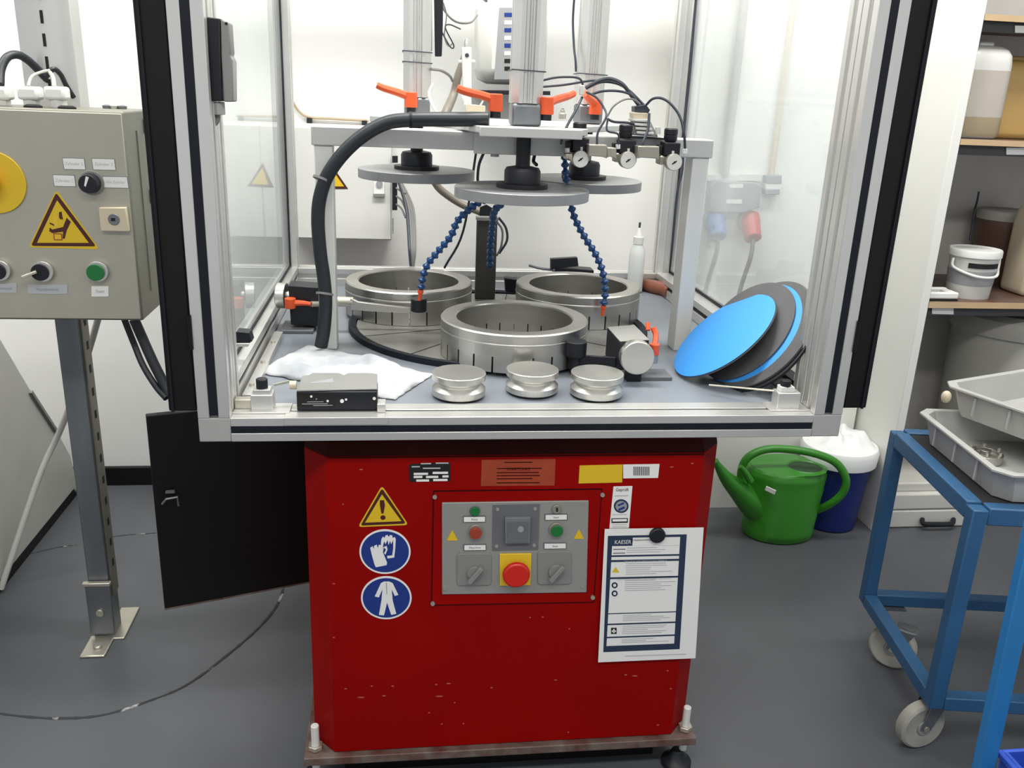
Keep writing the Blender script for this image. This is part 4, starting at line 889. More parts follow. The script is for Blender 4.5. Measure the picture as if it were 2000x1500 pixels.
# key plate, buttons, labels
bf('lock_plate', [(196, 404), (249, 404), (255, 451), (200, 450)], .012, 'cream', bev=.002); bcyl('lock_cylinder', 226, 427, .0115, .002, 'galv', .012); bf('key_slot', rect(221, 424, 229, 430), .0005, 'ink', .0142)
bcyl('button_bezel', 193, 529, .0215, .010, 'stb'); bcyl('push_button', 190, 530, .0175, .016, 'grn', label='green push button')
bcyl('button_bezel', 86, 529, .0215, .010, 'stb'); bcyl('key_switch', 82, 530, .0175, .014, 'blkp')
c_ = pY(78, 529, YC); MB().bar(c_+V((-.026, -.03, -.008)), c_+V((.0, -.018, .002)), .006, .010, (0, 0, 1)).build('key', 'zinc', ct, .001)
bcyl('button_bezel', 2, 527, .0215, .010, 'stb'); bcyl('push_button', -2, 528, .0175, .014, 'blkp', label='black push button')
for x0, y0, x1, y1, s_ in ((55, 556, 132, 574, 'Handbetrieb'), (-22, 554, 33, 572, 'Automatik'), (179, 559, 212, 579, 'Start')):
    bf('name_label', rect(x0, y0, x1, y1), .0012, 'paperg' if x0 < 150 else 'paper'); text(s_, pY((x0+x1)/2, (y0+y1)/2, YC)+V((0, -.0016, 0)), .009, 'gry', ct)
c_ = pY(-12, 356, YC); MB().cyl(c_, c_+V((0, -.004, 0)), .062, None, 56).build('yellow_ring_plate', 'yel', ct, .0008)['label'] = 'round yellow emergency stop backing plate'
MB().cyl(c_+V((-.008, -.004, 0)), c_+V((-.008, -.03, 0)), .022, .022, 32).build('emergency_button', 'rbt', ct, .003)
# glands on top
for x, y, lb in ((60, 181, 0), (112, 181, 0), (2, 181, 0)):
    c_ = pY(x, y, .50); g = MB().box(c_+V((-.021, -.02, -.014)), c_+V((.020, .02, .012))).build('cable_gland', 'paper', ct, .006)
    MB().cyl(V((c_.x, c_.y, bz1)), V((c_.x, c_.y, c_.z-.014)), .017, n=8).build('gland_nut', 'white', ct, .001)
for x in (64, 130): q_ = V((pY(x, 203, .47).x, .47, bz1+.002)); MB().lathe([(.018, 0), (.018, .003), (.012, .006)], q_+V((0, 0, -.002)), n=16, sy=.7).build('screw_plug', 'ink', ct)
for x, m_ in ((208, 'galv'), (222, 'stb'), (238, 'galv')): q_ = V((pY(x, 200, .57).x, .57, bz1+.002)); MB().lathe([(.009, -.002), (.010, .004), (.004, .006)], q_, n=10).build('fastener', m_, ct)
cable([(0, 165, .52), (2, 135, .54), (14, 112, .56), (34, 107, .58), (55, 118, .6), (78, 140, .62), (95, 160, .63), (110, 185, .64)], .0085, 'hose', 'thick black cable arching over the top of the stainless control box', n=12)
cable([(90, 150, .58), (104, 135, .58), (118, 145, .6), (130, 168, .61), (144, 190, .625)], .0055, 'hose', 'black cable dropping behind the stainless control box beside the pale wires')
cable([(55, 168, .5), (62, 150, .52), (80, 141, .55), (100, 137, .58)], .0032, 'cabw', 'pale wire rising from the outer white gland of the control box')
cable([(106, 170, .5), (104, 152, .53), (98, 142, .56)], .0042, 'cabw', 'pale wire rising from the second white gland of the control box')
cable([(243, 624, .52), (262, 672, .52), (280, 715, .50), (305, 755, .48), (325, 778, .46)], .0075, 'hose', 'thinner black cable hanging under the stainless control box')
cable([(262, 624, .50), (278, 660, .50), (298, 705, .49), (318, 745, .48), (332, 772, .47)], .0115, 'hose', 'thicker black cable hanging under the stainless control box', n=12)
# stand
sd = thing('box_stand', (-.78, .66, 0), 'galvanised steel post standing on the floor and carrying the control box', 'stand')
MB().prism([(x, y, .17) for x, y in ((-.815, .645), (-.762, .645), (-.762, .70), (-.815, .70))], (0, 0, .85)).build('lower_post', 'galv', sd, .003)
MB().box((-.7625, .655, .12), (-.7575, .70, .90)).build('side_rail', 'boxd', sd, .001)
for z in [.2+.06*i for i in range(12)]: MB().box((-.7575, .672, z), (-.7567, .684, z+.02)).build('slot', 'ink', sd)
MB().prism([(x, y, .95) for x, y in ((-.812, .64), (-.770, .622), (-.730, .622), (-.700, .64), (-.700, .70), (-.812, .70))], (0, 0, .80)).build('upper_channel', 'alu', sd, .001)
for i in range(8):
    z = 1.40+i*.046; MB().box((-.756, .6205, z), (-.750, .6225, z+.026)).build('slot', 'ink', sd)
MB().box((-.81, .625, 1.0), (-.70, .645, 1.30)).build('box_bracket', 'galv', sd)
# shoe
MB().box((-.82, .632, .02), (-.758, .641, .17)).build('shoe_front', 'galv', sd, .002)
MB().box((-.825, .552, .0), (-.762, .645, .007)).build('foot_plate', 'zinc', sd, .003)
MB().box((-.785, .63, .0), (-.735, .78, .006)).build('foot_plate', 'zinc', sd, .002)
MB().cyl((-.79, .59, .007), (-.79, .59, .014), .011, n=16).build('floor_bolt', 'zinc', sd, .002)
MB().cyl((-.789, .632, .085), (-.789, .626, .085), .010, n=16).build('bolt', 'zinc', sd, .001)
MB().box((-.825, .628, .165), (-.755, .642, .175)).build('shoe_rim', 'zinc', sd, .002)
MB().box((-.815, .645, .006), (-.762, .70, .17)).build('post_foot', 'galv', sd)
# white tube
MB().tube([V((-.715, .72, .935)), pY(165, 712, .85), pY(120, 835, .95), pY(75, 935, .95), pZ(2, 1150, .012)], .0085, 12, 5).build('plastic_tube', 'can1', None, label='long thin white plastic tube slanting from the control box to the floor', cat='tube')
# white panel at the left
pts = [pX(x, y, -1.15) for x, y in ((-160, 420), (0, 660), (60, 762), (112, 842), (138, 890), (148, 930), (150, 962))]
pts += [V((-1.15, pts[-1].y-.02, .035)), V((-1.15, .2, .035)), V((-1.15, .2, pts[0].z))]
wp = thing('machine_cover', (-1.2, 1.0, 0), 'large off-white sloping sheet metal cover reaching down to the floor near the post', 'cover')
MB().prism(pts, (-.5, 0, 0)).build('cover_body', 'wpan', wp, .004)
MB().prism([V((-1.153, .2, .001)), V((-1.153, pts[6].y+.005, .001)), V((-1.153, pts[6].y+.005, .04)), V((-1.153, .2, .04))], (-.45, 0, 0)).build('dark_base', 'blk', wp)
a, b = pX(60, 765, -1.145), pX(111, 844, -1.145); MB().bar(a, b, .010, .010).build('edge_trim', 'gryp', wp)

# ================================================================== REAR WALL BOX, CANISTER, SOCKETS
rb = thing('wall_box', (-.2, 1.5, .93), 'pale grey electrical wall box with warning triangle behind the left leg of the bridge', 'electrical box')
YW = 1.40
a, b, c2 = pY(547, 466, YW), pY(765, 468, YW), pY(700, 250, YW)
MB().box((a.x, YW+.004, a.z), (b.x, 1.629, c2.z)).build('box_body', 'white', rb, .004)
m1 = pY(650, 300, YW).x
MB().box((m1+.002, YW, a.z+.004), (b.x-.002, YW+.0035, c2.z-.004)).build('box_door', 'white', rb, .003); MB().box((a.x+.002, YW, a.z+.004), (m1-.002, YW+.0035, c2.z-.004)).build('box_door', 'white', rb, .003)
o = flat('warning_sign', [(648, 322), (680, 369), (630, 369)], YW, .001, 'maroon', rb); flat('sign_field', [(649, 331), (672, 364), (640, 364)], YW, .0006, 'yel', o, .0012)
flat('lock_plate', rect(730, 350, 751, 384), YW, .004, 'wallr', rb, bev=.001); flat('lock', circ(741, 359, 6.5, 6.5, 20), YW, .004, 'gry', rb, .004); flat('lock_lip', rect(729, 378, 752, 383), YW, .008, 'gryp', rb, .004)
flat('connector_strip', rect(766, 346, 776, 409), YW, .02, 'blkp', rb); flat('side_catch', rect(766, 304, 777, 317), YW, .02, 'blkp', rb); flat('side_clip', rect(766, 425, 769, 455), YW, .02, 'gry', rb)
MB().prism([pY(x, y, YW+.06) for x, y in ((560, 466), (582, 466), (576, 474), (562, 476))], (0, .04, 0)).build('mount_foot', 'gryp', rb)
wc = thing('wall_cable', pY(560, 240, 1.62), 'thin beige cable clipped to the white wall above the wall box', 'cable')
MB().tube([pY(558, -20, 1.62), pY(559, 60, 1.62), pY(560, 120, 1.62), pY(563, 170, 1.62), pY(575, 205, 1.62), pY(600, 228, 1.62), pY(650, 232, 1.62), pY(720, 236, 1.62)], .0042, 8).build('cable_run', 'cabbr', wc)
for x, y in ((555, 172), (605, 235), (712, 240), (549, -3)): MB().prism([pY(x+dx, y+dy, 1.629) for dx, dy in ((-5, -5), (5, -5), (5, 5), (-5, 5))], (0, -.018, 0)).build('clip', 'blkp', wc, .001)
MB().prism([pY(x, y, 1.629) for x, y in ((547, -20), (557, -20), (559, 240), (550, 240))], (0, -.012, 0)).build('trunking', 'cream', wc, .001)
# canister
YK = 1.28
a, b = pY(932, 165, YK), pY(1068, 168, YK); zb_ = b.z; ztp = pY(1000, -14, YK).z
kn_ = thing('canister', ((a.x+b.x)/2, YK+.1, zb_), 'large white plastic canister with grey printed label standing high behind the columns', 'canister')
MB().box((a.x, YK, zb_), (b.x, YK+.20, ztp)).build('canister_body', 'can1', kn_, .042)
flat('label_strip', [(975, 15), (1060, 15), (1055, 155), (965, 155)], YK, .001, 'gry', kn_)
for i in range(8): flat('label_print', rect(985, 25+i*15, 1000, 33+i*15), YK, .0006, ('blue', 'paper')[i % 2] if i < 6 else 'ink', kn_, .0012)
MB().prism([pY(x, y, YK-.03) for x, y in ((935, 176), (1075, 178), (1075, 186), (935, 184))], (0, 1.629-YK+.03, 0)).build('canister_shelf', 'blkp', None, .001, 'dark narrow wall shelf carrying the white canister', 'shelf')
# sockets on pier
YP = 1.34
so_ = thing('socket_box', pY(1425, 405, YP), 'grey wall socket box seen through the right pane above the coloured plugs', 'socket')
MB().prism([pY(x, y, YP) for x, y in ((1388, 350), (1467, 354), (1476, 362), (1472, 402), (1440, 412), (1376, 410), (1380, 358))], (0, -.05, 0)).build('socket_body', 'soc', so_, .003)
for q_ in (rect(1414, 356, 1440, 364), rect(1408, 386, 1438, 394)): flat('socket_label', q_, YP, .001, 'paper', so_, .051)
flat('back_plate', rect(1380, 340, 1482, 352), YP, .02, 'white', so_)
s2 = thing('light_switch', pY(1500, 375, YP), 'small dark blue-grey wall switch seen through the right pane next to the socket box', 'switch')
flat('switch_top', rect(1490, 341, 1520, 357), YP, .03, 'soc', s2, bev=.002); flat('switch_mid', rect(1489, 357, 1519, 368), YP, .028, 'paper', s2, bev=.001); flat('switch_bottom', rect(1487, 368, 1516, 378), YP, .03, 'soc', s2, bev=.002)
for x, y, m_, lb in ((1390, 445, 'bplug', 'blue industrial plug plugged in below the socket box behind the right pane'), (1457, 448, 'rplug', 'red industrial plug plugged in below the socket box behind the right pane')):
    t = thing('power_plug', pY(x, y+10, YP), lb, 'plug'); c_ = pY(x, y, YP)
    MB().cyl(c_+V((0, -.01, .045)), c_+V((0, -.07, -.02)), .034, .028, 24).build('plug_body', m_, t, .003)
    MB().cyl(c_+V((0, -.0, .03)), c_+V((0, -.03, .03)), .036, n=24).build('plug_collar', 'soc', t, .003)
    MB().tube([c_+V((0, -.07, -.02)), c_+V((-.005, -.08, -.08)), c_+V((-.015, -.05, -.2)), c_+V((-.02, -.01, -.42))], .008, 8).build('plug_cable', 'cabg', t)
pp = thing('wall_pipe', pY(1503, 340, YP), 'thin beige conduit pipe rising from the wall switch on the pier', 'pipe')
MB().cyl(V((pY(1504, 341, YP).x, YP-.012, pY(1504, 341, YP).z)), V((pY(1504, 341, YP).x, YP-.012, 2.8)), .009, n=12).build('pipe_run', 'cream', pp)
pp = thing('wall_pipe', pY(1412, 340, YP), 'grey conduit pipe rising from the socket box on the pier', 'pipe')
MB().cyl(V((pY(1412, 341, YP).x, YP-.016, pY(1412, 341, YP).z)), V((pY(1412, 341, YP).x, YP-.016, 2.8)), .014, n=12).build('pipe_run', 'tray', pp)

# ================================================================== SHELF WITH CONTENTS
SXL, SYF = 1.675, 1.10
sf_ = thing('storage_shelf', (2.2, 1.35, 0), 'white storage shelf with wooden boards beyond the enclosure', 'shelf')
MB().box((SXL, SYF, 0), (SXL+.03, 1.625, 2.6)).build('side_panel', 'wallr', sf_, .002)
MB().box((2.95, SYF, 0), (2.98, 1.625, 2.6)).build('side_panel', 'wallr', sf_, .002)
MB().box((SXL+.03, 1.58, 0), (2.95, 1.6, 2.6)).build('back_panel', 'shb', sf_)
BZ = []
for py_t, py_b in ((28, 41), (270, 282), (588, 600)):
    zt3 = pY(1910, py_t, SYF).z; zb3 = pY(1910, py_b, SYF).z
    zt3, zb3 = {28: (1.712, 1.694), 270: (1.358, 1.340), 588: (.847, .827)}[py_t]; BZ.append(zt3)
    MB().box((SXL+.03, SYF+.001, zb3), (2.95, 1.579, zt3)).build('shelf_board', 'bdtop', sf_, .0015); MB().box((SXL+.031, SYF-.001, zb3+.0003), (2.949, SYF+.0009, zt3-.0003)).build('edge_band', 'wood', sf_)
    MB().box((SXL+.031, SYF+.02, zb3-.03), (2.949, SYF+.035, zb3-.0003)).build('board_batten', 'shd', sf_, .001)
for x0, y0, x1, y1 in ((1982, 50, 2030, 64), (1965, 288, 2030, 302), (1820, 601, 1862, 613)): flat('shelf_tag', rect(x0, y0, x1, y1, 1), SYF+.018, .0015, 'paper', sf_)
MB().box((SXL+.031, SYF+.3, 1.42), (2.949, 1.57, 1.693)).build
# jerrycan
def rloft(m, x0, x1, y0, y1, r, levels, n=6):
    """rounded-corner vessel: levels are (inset, z)"""
    N = 0; vs = []
    for ins, z in levels:
        rr_ = max(r-ins*.6, .004)
        for cx_, cy_, a0 in ((x1-ins-rr_, y1-ins-rr_, 0), (x0+ins+rr_, y1-ins-rr_, PI/2), (x0+ins+rr_, y0+ins+rr_, PI), (x1-ins-rr_, y0+ins+rr_, 1.5*PI)):
            for k in range(n+1): a_ = a0+PI/2*k/n; vs.append(V((cx_+math.cos(a_)*rr_, cy_+math.sin(a_)*rr_, z)))
    L_ = 4*(n+1); fs = [tuple(range(L_))[::-1], tuple(range(len(vs)-L_, len(vs)))]
    for j in range(len(levels)-1): fs += [(j*L_+k, j*L_+(k+1) % L_, (j+1)*L_+(k+1) % L_, (j+1)*L_+k) for k in range(L_)]
    return m.add(vs, fs)
def jerry(x0, x1, Y, z, h, dpt, lb, mats, band=None):
    t = thing('jerrycan', ((x0+x1)/2, Y+dpt/2, z), lb, 'canister')
    rloft(MB(), x0, x1, Y, Y+dpt, .03, [(.012, z+.0006), (.003, z+.008), (0, z+.02), (0, z+h*.80), (.004, z+h*.90), (.014, z+h*.96), (.035, z+h)]).build('can_body', mats[0], t, sharp=60)
    if band:
        for (f0, f1), mm in zip(band, mats[1:]):
            rloft(MB(), x0-.0006, x1+.0006, Y-.0006, Y+dpt+.0006, .03, [(.003, z+.008), (0, z+.02), (0, z+h*f1)] if f0 < .1 else [(0, z+h*f0), (0, z+h*f1)]).build('liquid_zone', mm, t)
    MB().box((x0+.05, Y+.05, z+h-.004), (x1-.05, Y+dpt-.05, z+h+.014)).build('handle', mats[0], t, .006)
    return t
z2 = BZ[1]; a, b = pY(1884, 200, 1.13), pY(1995, 200, 1.13)
jerry(SXL+.034, pY(1992, 110, 1.13).x-.004, 1.13, z2, pY(1940, 88, 1.13).z-z2, .20, 'white translucent jerrycan with grey liquid on the upper wooden board next to the shelf side', ('can1', 'liq', 'liq2'), ((.24, .74), (.004, .24)))
xb = pY(1992, 110, 1.13).x+.012
jerry(xb, xb+.18, 1.22, z2, .24, .20, 'yellow-brown jerrycan beside the white one on the upper wooden board', ('cany',))
z3 = BZ[2]
jerry(pY(1962, 480, 1.33).x, pY(1962, 480, 1.33).x+.19, 1.18, z3, pY(1985, 400, 1.18).z-z3, .15, 'cream jerrycan half cut by the frame on the lower wooden board', ('cream',))
# bucket
Yb = 1.20; c_ = V((pY(1888, 575, Yb).x, Yb, z3)); h = pY(1888, 484, Yb).z-z3; r1 = (pY(1934, 500, Yb).x-pY(1842, 500, Yb).x)/2*.97
bk = thing('white_bucket', c_, 'small white plastic bucket with lid, handle and dark lettering on the shelf', 'bucket')
MB().lathe([(r1*.80, 0), (r1*.82, .004), (r1*.93, h*.86)], c_, n=40).build('bucket_body', 'can1', bk)
MB().lathe([(r1*.865, h*.34), (r1*.90, h*.62)], c_+V((0, 0, 0)), n=40)
MB().ring([(r1*.855, h*.28), (r1*.865, h*.28), (r1*.91, h*.58), (r1*.895, h*.58)], c_, n=40).build('grey_band', 'gry', bk)
MB().lathe([(r1*.96, h*.84), (r1*1.0, h*.85), (r1*1.0, h*.97), (r1*.97, h), (r1*.93, h*.985), (r1*.9, h*.96)], c_, n=40).build('lid', 'paper', bk, .001)
MB().tube([c_+V((-r1*1.0, -.01, h*.80)), c_+V((-r1*.97, -r1*.25, h*.62)), c_+V((-r1*.4, -r1*.96, h*.50)), c_+V((r1*.4, -r1*.96, h*.50)), c_+V((r1*.97, -r1*.25, h*.62)), c_+V((r1*1.04, -.01, h*.82))], .0045, 8).build('handle', 'paper', bk)
for i in range(5):
    an = -PI/2-.62+i*.27; x_, y_ = math.cos(an), math.sin(an); r_ = r1*.93; cc_ = c_+V((x_*r_, y_*r_, h*.70))
    MB().bar(cc_+V((-y_*-.012, x_*-.012, 0)), cc_+V((-y_*.012, x_*.012, 0)), .016, .002, (0, 0, 1)).build('lettering', 'ink', bk)
# soap dish
q_ = pZ(1840, 580, z3); ds = thing('plastic_dish', (q_.x, q_.y, z3), 'low pale plastic dish with rounded corner at the front of the lower board', 'dish')
x0 = SXL+.034; x1 = pY(1872, 575, 1.12).x; 
MB().box((x0, 1.115, z3+.0005), (x1, 1.20, z3+.006)).build('dish_base', 'ink', ds, .002)
for a_, b_ in (((x0, 1.115, z3+.006), (x1, 1.135, z3+.028)), ((x0, 1.18, z3+.006), (x1, 1.20, z3+.030)), ((x1-.03, 1.135, z3+.006), (x1, 1.18, z3+.028)), ((x0, 1.135, z3+.006), (x0+.015, 1.18, z3+.028))): MB().box(a_, b_).build('dish_wall', 'paper', ds, .005)
# brown tub
Yt = 1.47; c_ = V((pY(1952, 500, Yt).x, Yt, z3)); r_ = (pY(1998, 480, Yt).x-pY(1900, 480, Yt).x)/2; h = pY(1950, 405, Yt).z-z3
bt = thing('brown_tub', c_, 'tall dark brown translucent tub with grey lid behind the white bucket', 'tub')
MB().lathe([(r_*.92, .0005), (r_*.94, .004), (r_, h*.82), (r_, h*.84)], c_, n=40).build('tub_body', 'brown', bt); MB().lathe([(r_*1.03, h*.84), (r_*1.03, h*.95), (r_*.96, h*.97)], c_, n=40).build('lid', 'tub', bt, .002)
cable([(1912, 374, 1.5), (1908, 395, 1.5), (1903, 412, 1.49), (1898, 445, 1.48), (1894, 470, 1.47)], .0035, 'cabl', 'short dark cable hanging on the shelf back behind the brown tub')
# grey tub below, floor level container stack
Yg = 1.335; c_ = V((pY(1866, 700, Yg).x+.215, Yg, .25)); 
gt = thing('grey_barrel', (c_.x, c_.y, 0), 'big round grey barrel with lid on the floor under the lower wooden board', 'barrel')
zt4 = pY(1990, 622, Yg-.2).z
MB().lathe([(.18, .001), (.19, .02), (.212, .62), (.212, zt4-.09)], (c_.x, c_.y, 0), n=56).build('barrel_body', 'tub', gt); MB().lathe([(.222, zt4-.09), (.226, zt4-.06), (.222, zt4-.03), (.20, zt4-.012)], (c_.x, c_.y, 0), n=56).build('lid', 'tub', gt, .003)
MB().box((SXL+.031, 1.47, .001), (1.87, 1.575, .66)).build('storage_box', 'tub', None, .006, 'beige-grey storage box standing beside the grey barrel inside the shelf', 'box')
# foam box with handle
a, b = pY(1740, 1030, 1.15), pY(1888, 1030, 1.15); zt5 = pY(1800, 965, 1.15).z
fb = thing('foam_box', ((a.x+b.x)/2, 1.3, 0), 'white box with black handle standing on the floor beyond the trolley', 'box')
MB().box((SXL+.034, 1.15, .001), (b.x, 1.45, zt5*.52)).build('box_body', 'sty', fb, .006); MB().box((SXL+.034, 1.15, zt5*.54), (b.x, 1.45, zt5)).build('box_body', 'sty', fb, .006)
MB().box((SXL+.044, 1.17, zt5), (b.x-.02, 1.43, zt5+.035)).build('lid', 'sty', fb, .006)
zz = pY(1830, 1022, 1.15).z
MB().tube([pY(1801, 1014, 1.15), pY(1803, 1022, 1.13), pY(1812, 1024, 1.125), pY(1850, 1024, 1.125), pY(1860, 1022, 1.13), pY(1862, 1014, 1.15)], .009, 10, 3).build('handle', 'blkp', fb)

# ================================================================== WATERING CAN, BIN
WC = V((1.322, 1.14, 0))
wcn = thing('watering_can', WC, 'green plastic watering can with long spout and looped handle on the floor', 'watering can')
RB = .142; ZC = pY(1530, 925, 1.12).z+.005
H = .27
MB().lathe([(RB*.80, .0), (RB*.86, .004), (RB*.90, .03), (RB*.885, .034), (RB*.95, .13), (RB*.935, .134), (RB*.98, .185), (RB*.965, .189), (RB*1.0, H*.86), (RB*.98, H*.9), (RB*.93, H*.94)], WC, n=56, sy=.78).build('can_body', 'gcan', wcn, sharp=50)
vs = []; fs = []; nn_ = 48; OC = V((.050, -.035, 0))
for r_, of, z_ in ((RB*.93, 0, H*.935), (RB*.88, .05, H*.965), (RB*.66, .7, H*1.0), (RB*.47, 1, H*1.02), (RB*.43, 1, H*1.035), (RB*.40, 1, H*1.02), (RB*.40, 1, H*.95)):
    for k in range(nn_): a_ = 2*PI*k/nn_; vs.append(WC+OC*of+V((math.cos(a_)*r_, math.sin(a_)*r_*(.78+.08*of), z_-.010*of)))
for j in range(6): fs += [(j*nn_+k, j*nn_+(k+1) % nn_, (j+1)*nn_+(k+1) % nn_, (j+1)*nn_+k) for k in range(nn_)]
MB().add(vs, fs).build('can_shoulder', 'gcan', wcn)
MB().lathe([(RB*.40, H*.95), (RB*.40, H*.982)], WC+OC, n=40, sy=.86).build('opening_shade_disc', 'gcan2', wcn)  # disc closing the opening, its darker green paints the shade of the hollow
MB().tube([WC+V((-RB*.35, -.01, .085)), WC+V((-RB*.80, -.02, .130)), WC+V((-RB*1.20, -.03, .180)), WC+V((-RB*1.6, -.04, .232)), pY(1396, 900, 1.09)], lambda t: .066-.054*min(1, t*1.05), 18).build('spout', 'gcan', wcn)
MB().tube([pY(1446, 911, 1.08), pY(1455, 922, 1.08), pY(1466, 940, 1.08)], lambda t: .008+.005*t, 10).build('hose_hook', 'gcan', wcn)
MB().tube([pY(1452, 952, 1.12), pY(1447, 925, 1.12), pY(1459, 895, 1.115), pY(1495, 878, 1.11), pY(1545, 878, 1.10), pY(1595, 887, 1.08), pY(1634, 905, 1.06), pY(1652, 935, 1.045), pY(1646, 962, 1.045), pY(1622, 984, 1.06), pY(1592, 998, 1.10)], .0135, 14).build('handle', 'gcan', wcn)
sp = pY(1500, 962, 1.02); dirc = (V((sp.x, sp.y, 0))-V((WC.x, WC.y, 0))).normalized()
MB().bar(V((WC.x, WC.y, sp.z))+dirc*(RB*.985)+V((-dirc.y*-.017, dirc.x*-.017, .003)), V((WC.x, WC.y, sp.z))+dirc*(RB*.985)+V((-dirc.y*.017, dirc.x*.017, -.003)), .015, .004, (0, 0, 1)).build('price_label', 'paper', wcn)
BC = V((1.545, 1.212, 0)); bn = thing('waste_bin', BC, 'tall blue plastic waste bin lined with a white bag behind the watering can', 'bin')
hb = .30
MB().lathe([(.088, .001), (.094, .006), (.120, hb)], BC, n=48).build('bin_body', 'bbin', bn)
MB().ring([(.121, hb-.045), (.130, hb-.05), (.134, hb-.005), (.127, hb+.009), (.114, hb+.007)], BC, n=48).build('bag_rim', 'bag', bn)
m = MB(); vs = []; fs = []; n = 40
for j in range(9):
    for k in range(n):
        a_ = 2*PI*k/n; r_ = .119*(1-j/8)+.002; zz = hb+.006+.035*math.sin(j/8*PI*.55)+.013*math.sin(a_*3+j*.8)*math.sin(j/8*PI)+.007*math.sin(a_*7-j)*math.sin(j/8*PI)+.022*math.sin(j/8*PI)*math.cos(a_-.6); zz = max(zz, hb+.004+.002*j)
        vs.append(BC+V((math.cos(a_)*r_, math.sin(a_)*r_, zz)))
for j in range(8):
    for k in range(n): k2 = (k+1) % n; fs.append((j*n+k, j*n+k2, (j+1)*n+k2, (j+1)*n+k))
m.add(vs, fs).build('bag_liner', 'bag', bn, sharp=60)

# ================================================================== TROLLEY
F = V((1.222, .055, 0)); B = V((1.288, .485, 0)); ey = (B-F).normalized(); ex = V((ey.y, -ey.x, 0)); LY = (B-F).length; LX = .72
tr_ = thing('trolley', F+ex*.3+ey*.2, 'blue steel trolley with black deck on cream castors', 'trolley')
ZL, ZU = .15, .64; TW = .034
def tp_(u, v, z): return V((F.x, F.y, 0))+ex*u+ey*v+V((0, 0, z))
for u in (0, LX):
    for v in (0, LY): MB().bar(tp_(u, v, ZL-.015), tp_(u, v, ZU), TW, TW, tuple(ex)).build('leg', 'trol', tr_, .003)
for z, hh in ((ZL, .034), (ZU-.014, .04)):
    MB().bar(tp_(TW/2, 0, z), tp_(LX-TW/2, 0, z), TW, hh, tuple(ey)).build('cross_bar', 'trol', tr_, .003); MB().bar(tp_(TW/2, LY, z), tp_(LX-TW/2, LY, z), TW, hh, tuple(ey)).build('cross_bar', 'trol', tr_, .003)
    MB().bar(tp_(0, TW/2, z), tp_(0, LY-TW/2, z), TW, hh, tuple(ex)).build('side_bar', 'trol', tr_, .003); MB().bar(tp_(LX, TW/2, z), tp_(LX, LY-TW/2, z), TW, hh, tuple(ex)).build('side_bar', 'trol', tr_, .003)
MB().prism([tp_(.015, .015, ZU-.004), tp_(LX-.015, .015, ZU-.004), tp_(LX-.015, LY-.015, ZU-.004), tp_(.015, LY-.015, ZU-.004)], (0, 0, .005)).build('deck', 'deck', tr_)
def castor(pos, yaw):
    d = V((math.cos(yaw), math.sin(yaw), 0)); s_ = V((-d.y, d.x, 0)); c_ = V((pos.x, pos.y, .061))
    o = MB().ring([(.020, -.015), (.054, -.016), (.060, -.011), (.060, .011), (.054, .016), (.020, .015)], c_, tuple(s_), 40).build('castor_wheel', 'wheel', tr_, .001)
    MB().cyl(c_-s_*.018, c_+s_*.018, .020, n=20).build('wheel_hub', 'gry', o, .001)
    f = MB(); top_ = c_+d*.03+V((0, 0, .066))
    for k in (-1, 1): f.prism([c_+s_*k*.019-d*.014, c_+s_*k*.019+d*.012+V((0, 0, -.006)), top_+s_*k*.019+d*.02, top_+s_*k*.019-d*.03], tuple(s_*k*.003))
    f.bar(top_-d*.03, top_+d*.022, .042, .004, tuple(s_)); f.build('castor_fork', 'galv', tr_, .001)
    MB().cyl(top_, top_+V((0, 0, .004)), .018, n=16).build('swivel', 'galv', tr_)
    MB().cyl(c_-s_*.024, c_+s_*.024, .007, n=8).build('axle_nut', 'zinc', tr_)
castor(pZ(1797, 1413, .061), .15); castor(pZ(1744, 1262, .061), -.7); castor(tp_(LX-.04, .03, 0), .3); castor(tp_(LX-.04, LY-.03, 0), .3)
for v in (0, LY): MB().prism([tp_(-.0, v-.03 if v else 0, ZL-.019), tp_(.10, v-.03 if v else 0, ZL-.019), tp_(.10, v+.0 if v else .08, ZL-.019), tp_(0, v if v else .08, ZL-.019)], (0, 0, -.004)).build('castor_plate', 'galv', tr_)
# bright blue handle strut and crate in front
st_ = thing('slanting_rail', pY(1920, 1500, -.25), 'bright blue painted rail slanting up in the foreground corner beside the trolley', 'rail')
a, b = pY(1918, 1510, -.25), pY(2010, 1090, -.25); a.z = a.z
low = a+(a-b)*(a.z/(b.z-a.z))
MB().bar(V((low.x, low.y, .0)), b+(b-a)*.5, .036, .022, (1, 0, 0)).build('rail_bar', 'trolb', st_, .003)
MB().box((low.x-.02, low.y-.015, 0), (low.x+.02, low.y+.015, .02)).build('rail_foot', 'rub', st_, .003)
q0 = pY(1957, 1463, -.24); cr = thing('blue_crate', (q0.x+.12, -.4, 0), 'bright blue plastic crate at the bottom corner beside the blue rail', 'crate')
zc = q0.z; x0 = q0.x; y0 = -.24-.30; wx, wy, tk = .28, .30, .008
for a_, b_ in (((x0, y0, .002), (x0+wx, y0+tk, zc)), ((x0, y0+wy-tk, .002), (x0+wx, y0+wy, zc)), ((x0, y0+tk, .002), (x0+tk, y0+wy-tk, zc)), ((x0+wx-tk, y0+tk, .002), (x0+wx, y0+wy-tk, zc))): MB().box(a_, b_).build('crate_wall', 'crate', cr, .002)
MB().box((x0+tk, y0+tk, .002), (x0+wx-tk, y0+wy-tk, .012)).build('crate_floor', 'crate', cr)
for a_, b_ in (((x0-.012, y0-.012, zc-.012), (x0+wx+.012, y0-.0005, zc)), ((x0-.012, y0, zc-.012), (x0-.0005, y0+wy, zc))): MB().box(a_, b_).build('crate_rim', 'crate', cr, .002)
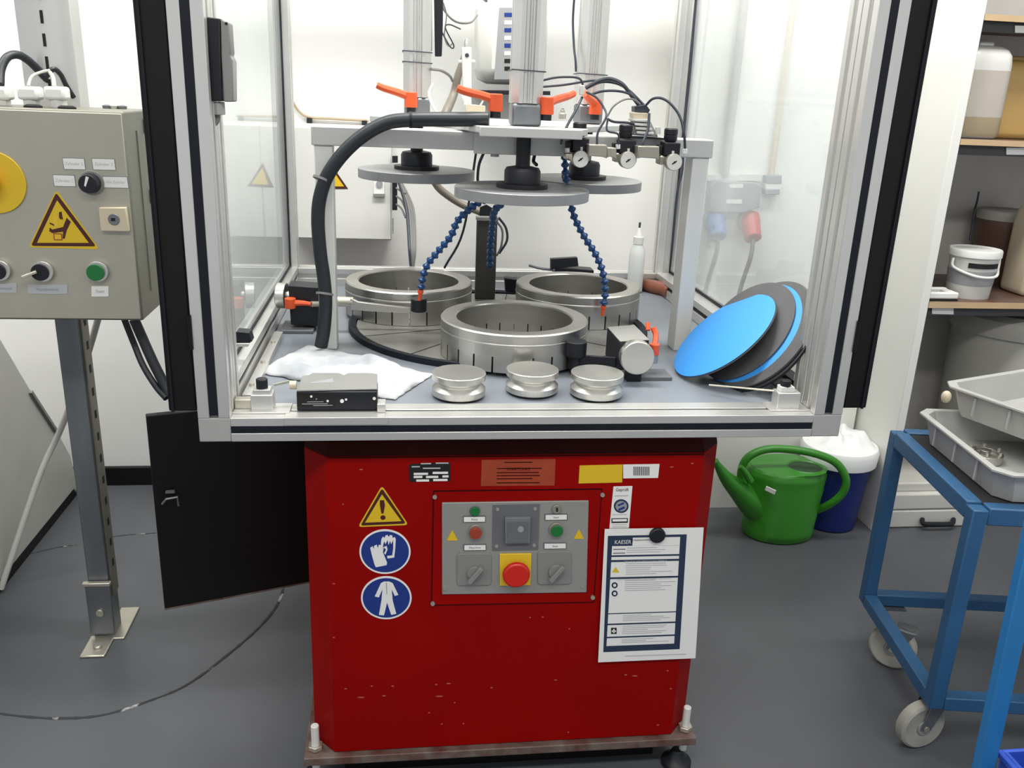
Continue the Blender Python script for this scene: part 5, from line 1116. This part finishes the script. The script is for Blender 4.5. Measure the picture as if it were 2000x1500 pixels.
# trays
def tray(L, ang, sx_, sy_, z0, h, lb, tilt=0, grp='grey trays stacked on the trolley'):
    e1 = V((math.cos(ang), math.sin(ang), tilt)); e2 = V((math.sin(ang), -math.cos(ang), 0)); ins = .022
    t = thing('metal_tray', (L.x+e1.x*sx_/2+e2.x*sy_/2, L.y+e1.y*sx_/2+e2.y*sy_/2, z0), lb, 'tray', grp)
    P = lambda u, v, z: V((L.x, L.y, 0))+e1*u+e2*v+V((0, 0, z))
    def loop(i, z, ch=.03): return [P(i+ch, i, z), P(sx_-i-ch, i, z), P(sx_-i, i+ch, z), P(sx_-i, sy_-i-ch, z), P(sx_-i-ch, sy_-i, z), P(i+ch, sy_-i, z), P(i, sy_-i-ch, z), P(i, i+ch, z)]
    lo = [loop(ins, z0+.0005), loop(.006, z0+h-.006), loop(-.006, z0+h-.006), loop(-.006, z0+h), loop(.009, z0+h), loop(ins+.004, z0+.006)]
    vs = sum(lo, []); fs = [tuple(range(8))[::-1], tuple(range(40, 48))]
    for j in range(5): fs += [(j*8+k, j*8+(k+1) % 8, (j+1)*8+(k+1) % 8, (j+1)*8+k) for k in range(8)]
    MB().add(vs, fs).build('tray_shell', 'tray', t, .0012)
    for k in range(3): p = P(.004, sy_*(.25+.25*k), z0+h*.1); MB().bar(p+V((0, 0, .008)), p+V((0, 0, h*.75)), .005, .005).build('side_rib', 'tray', t, .001)
    return t, P
t1, P1 = tray(V((1.306, .452, 0)), math.radians(-7), .52, .40, .6425, .075, 'grey metal tray resting on the black trolley deck, lower of the two')
for u, v, lb in ((.10, .16, 'flat round metal part lying in the lower tray near its outer wall'), (.20, .30, 'ribbed round metal part lying in the lower tray nearest the front corner'), (.28, .12, 'round metal part half hidden in the lower tray under the upper one')):
    p = P1(u, v, .6495); t = thing('metal_part', p, lb, 'metal part', 'round parts in the lower tray')
    MB().lathe([(.038, 0), (.04, .002), (.04, .02), (.03, .022), (.03, .012), (.012, .012), (.012, .026), (.006, .027)], p, n=32).build('part_body', 'st', t, .0006)
    for k in range(6): a_ = k*PI/3; MB().cyl(p+V((math.cos(a_)*.034, math.sin(a_)*.034, .0215)), p+V((math.cos(a_)*.034, math.sin(a_)*.034, .030)), .0035, n=8).build('stud', 'zinc', t)
t2, P2 = tray(V((1.345, .43, 0)), math.radians(20), .46, .36, .7195, .075, 'grey metal tray stacked askew on top of the lower tray', 0)
MB().sph(pY(1848, 775, .38), .012, 14, sx=1, sz=1.3).build('hanging_tag', 'cream', None, label='small cream plastic knob peeping out between the two trays', cat='knob')
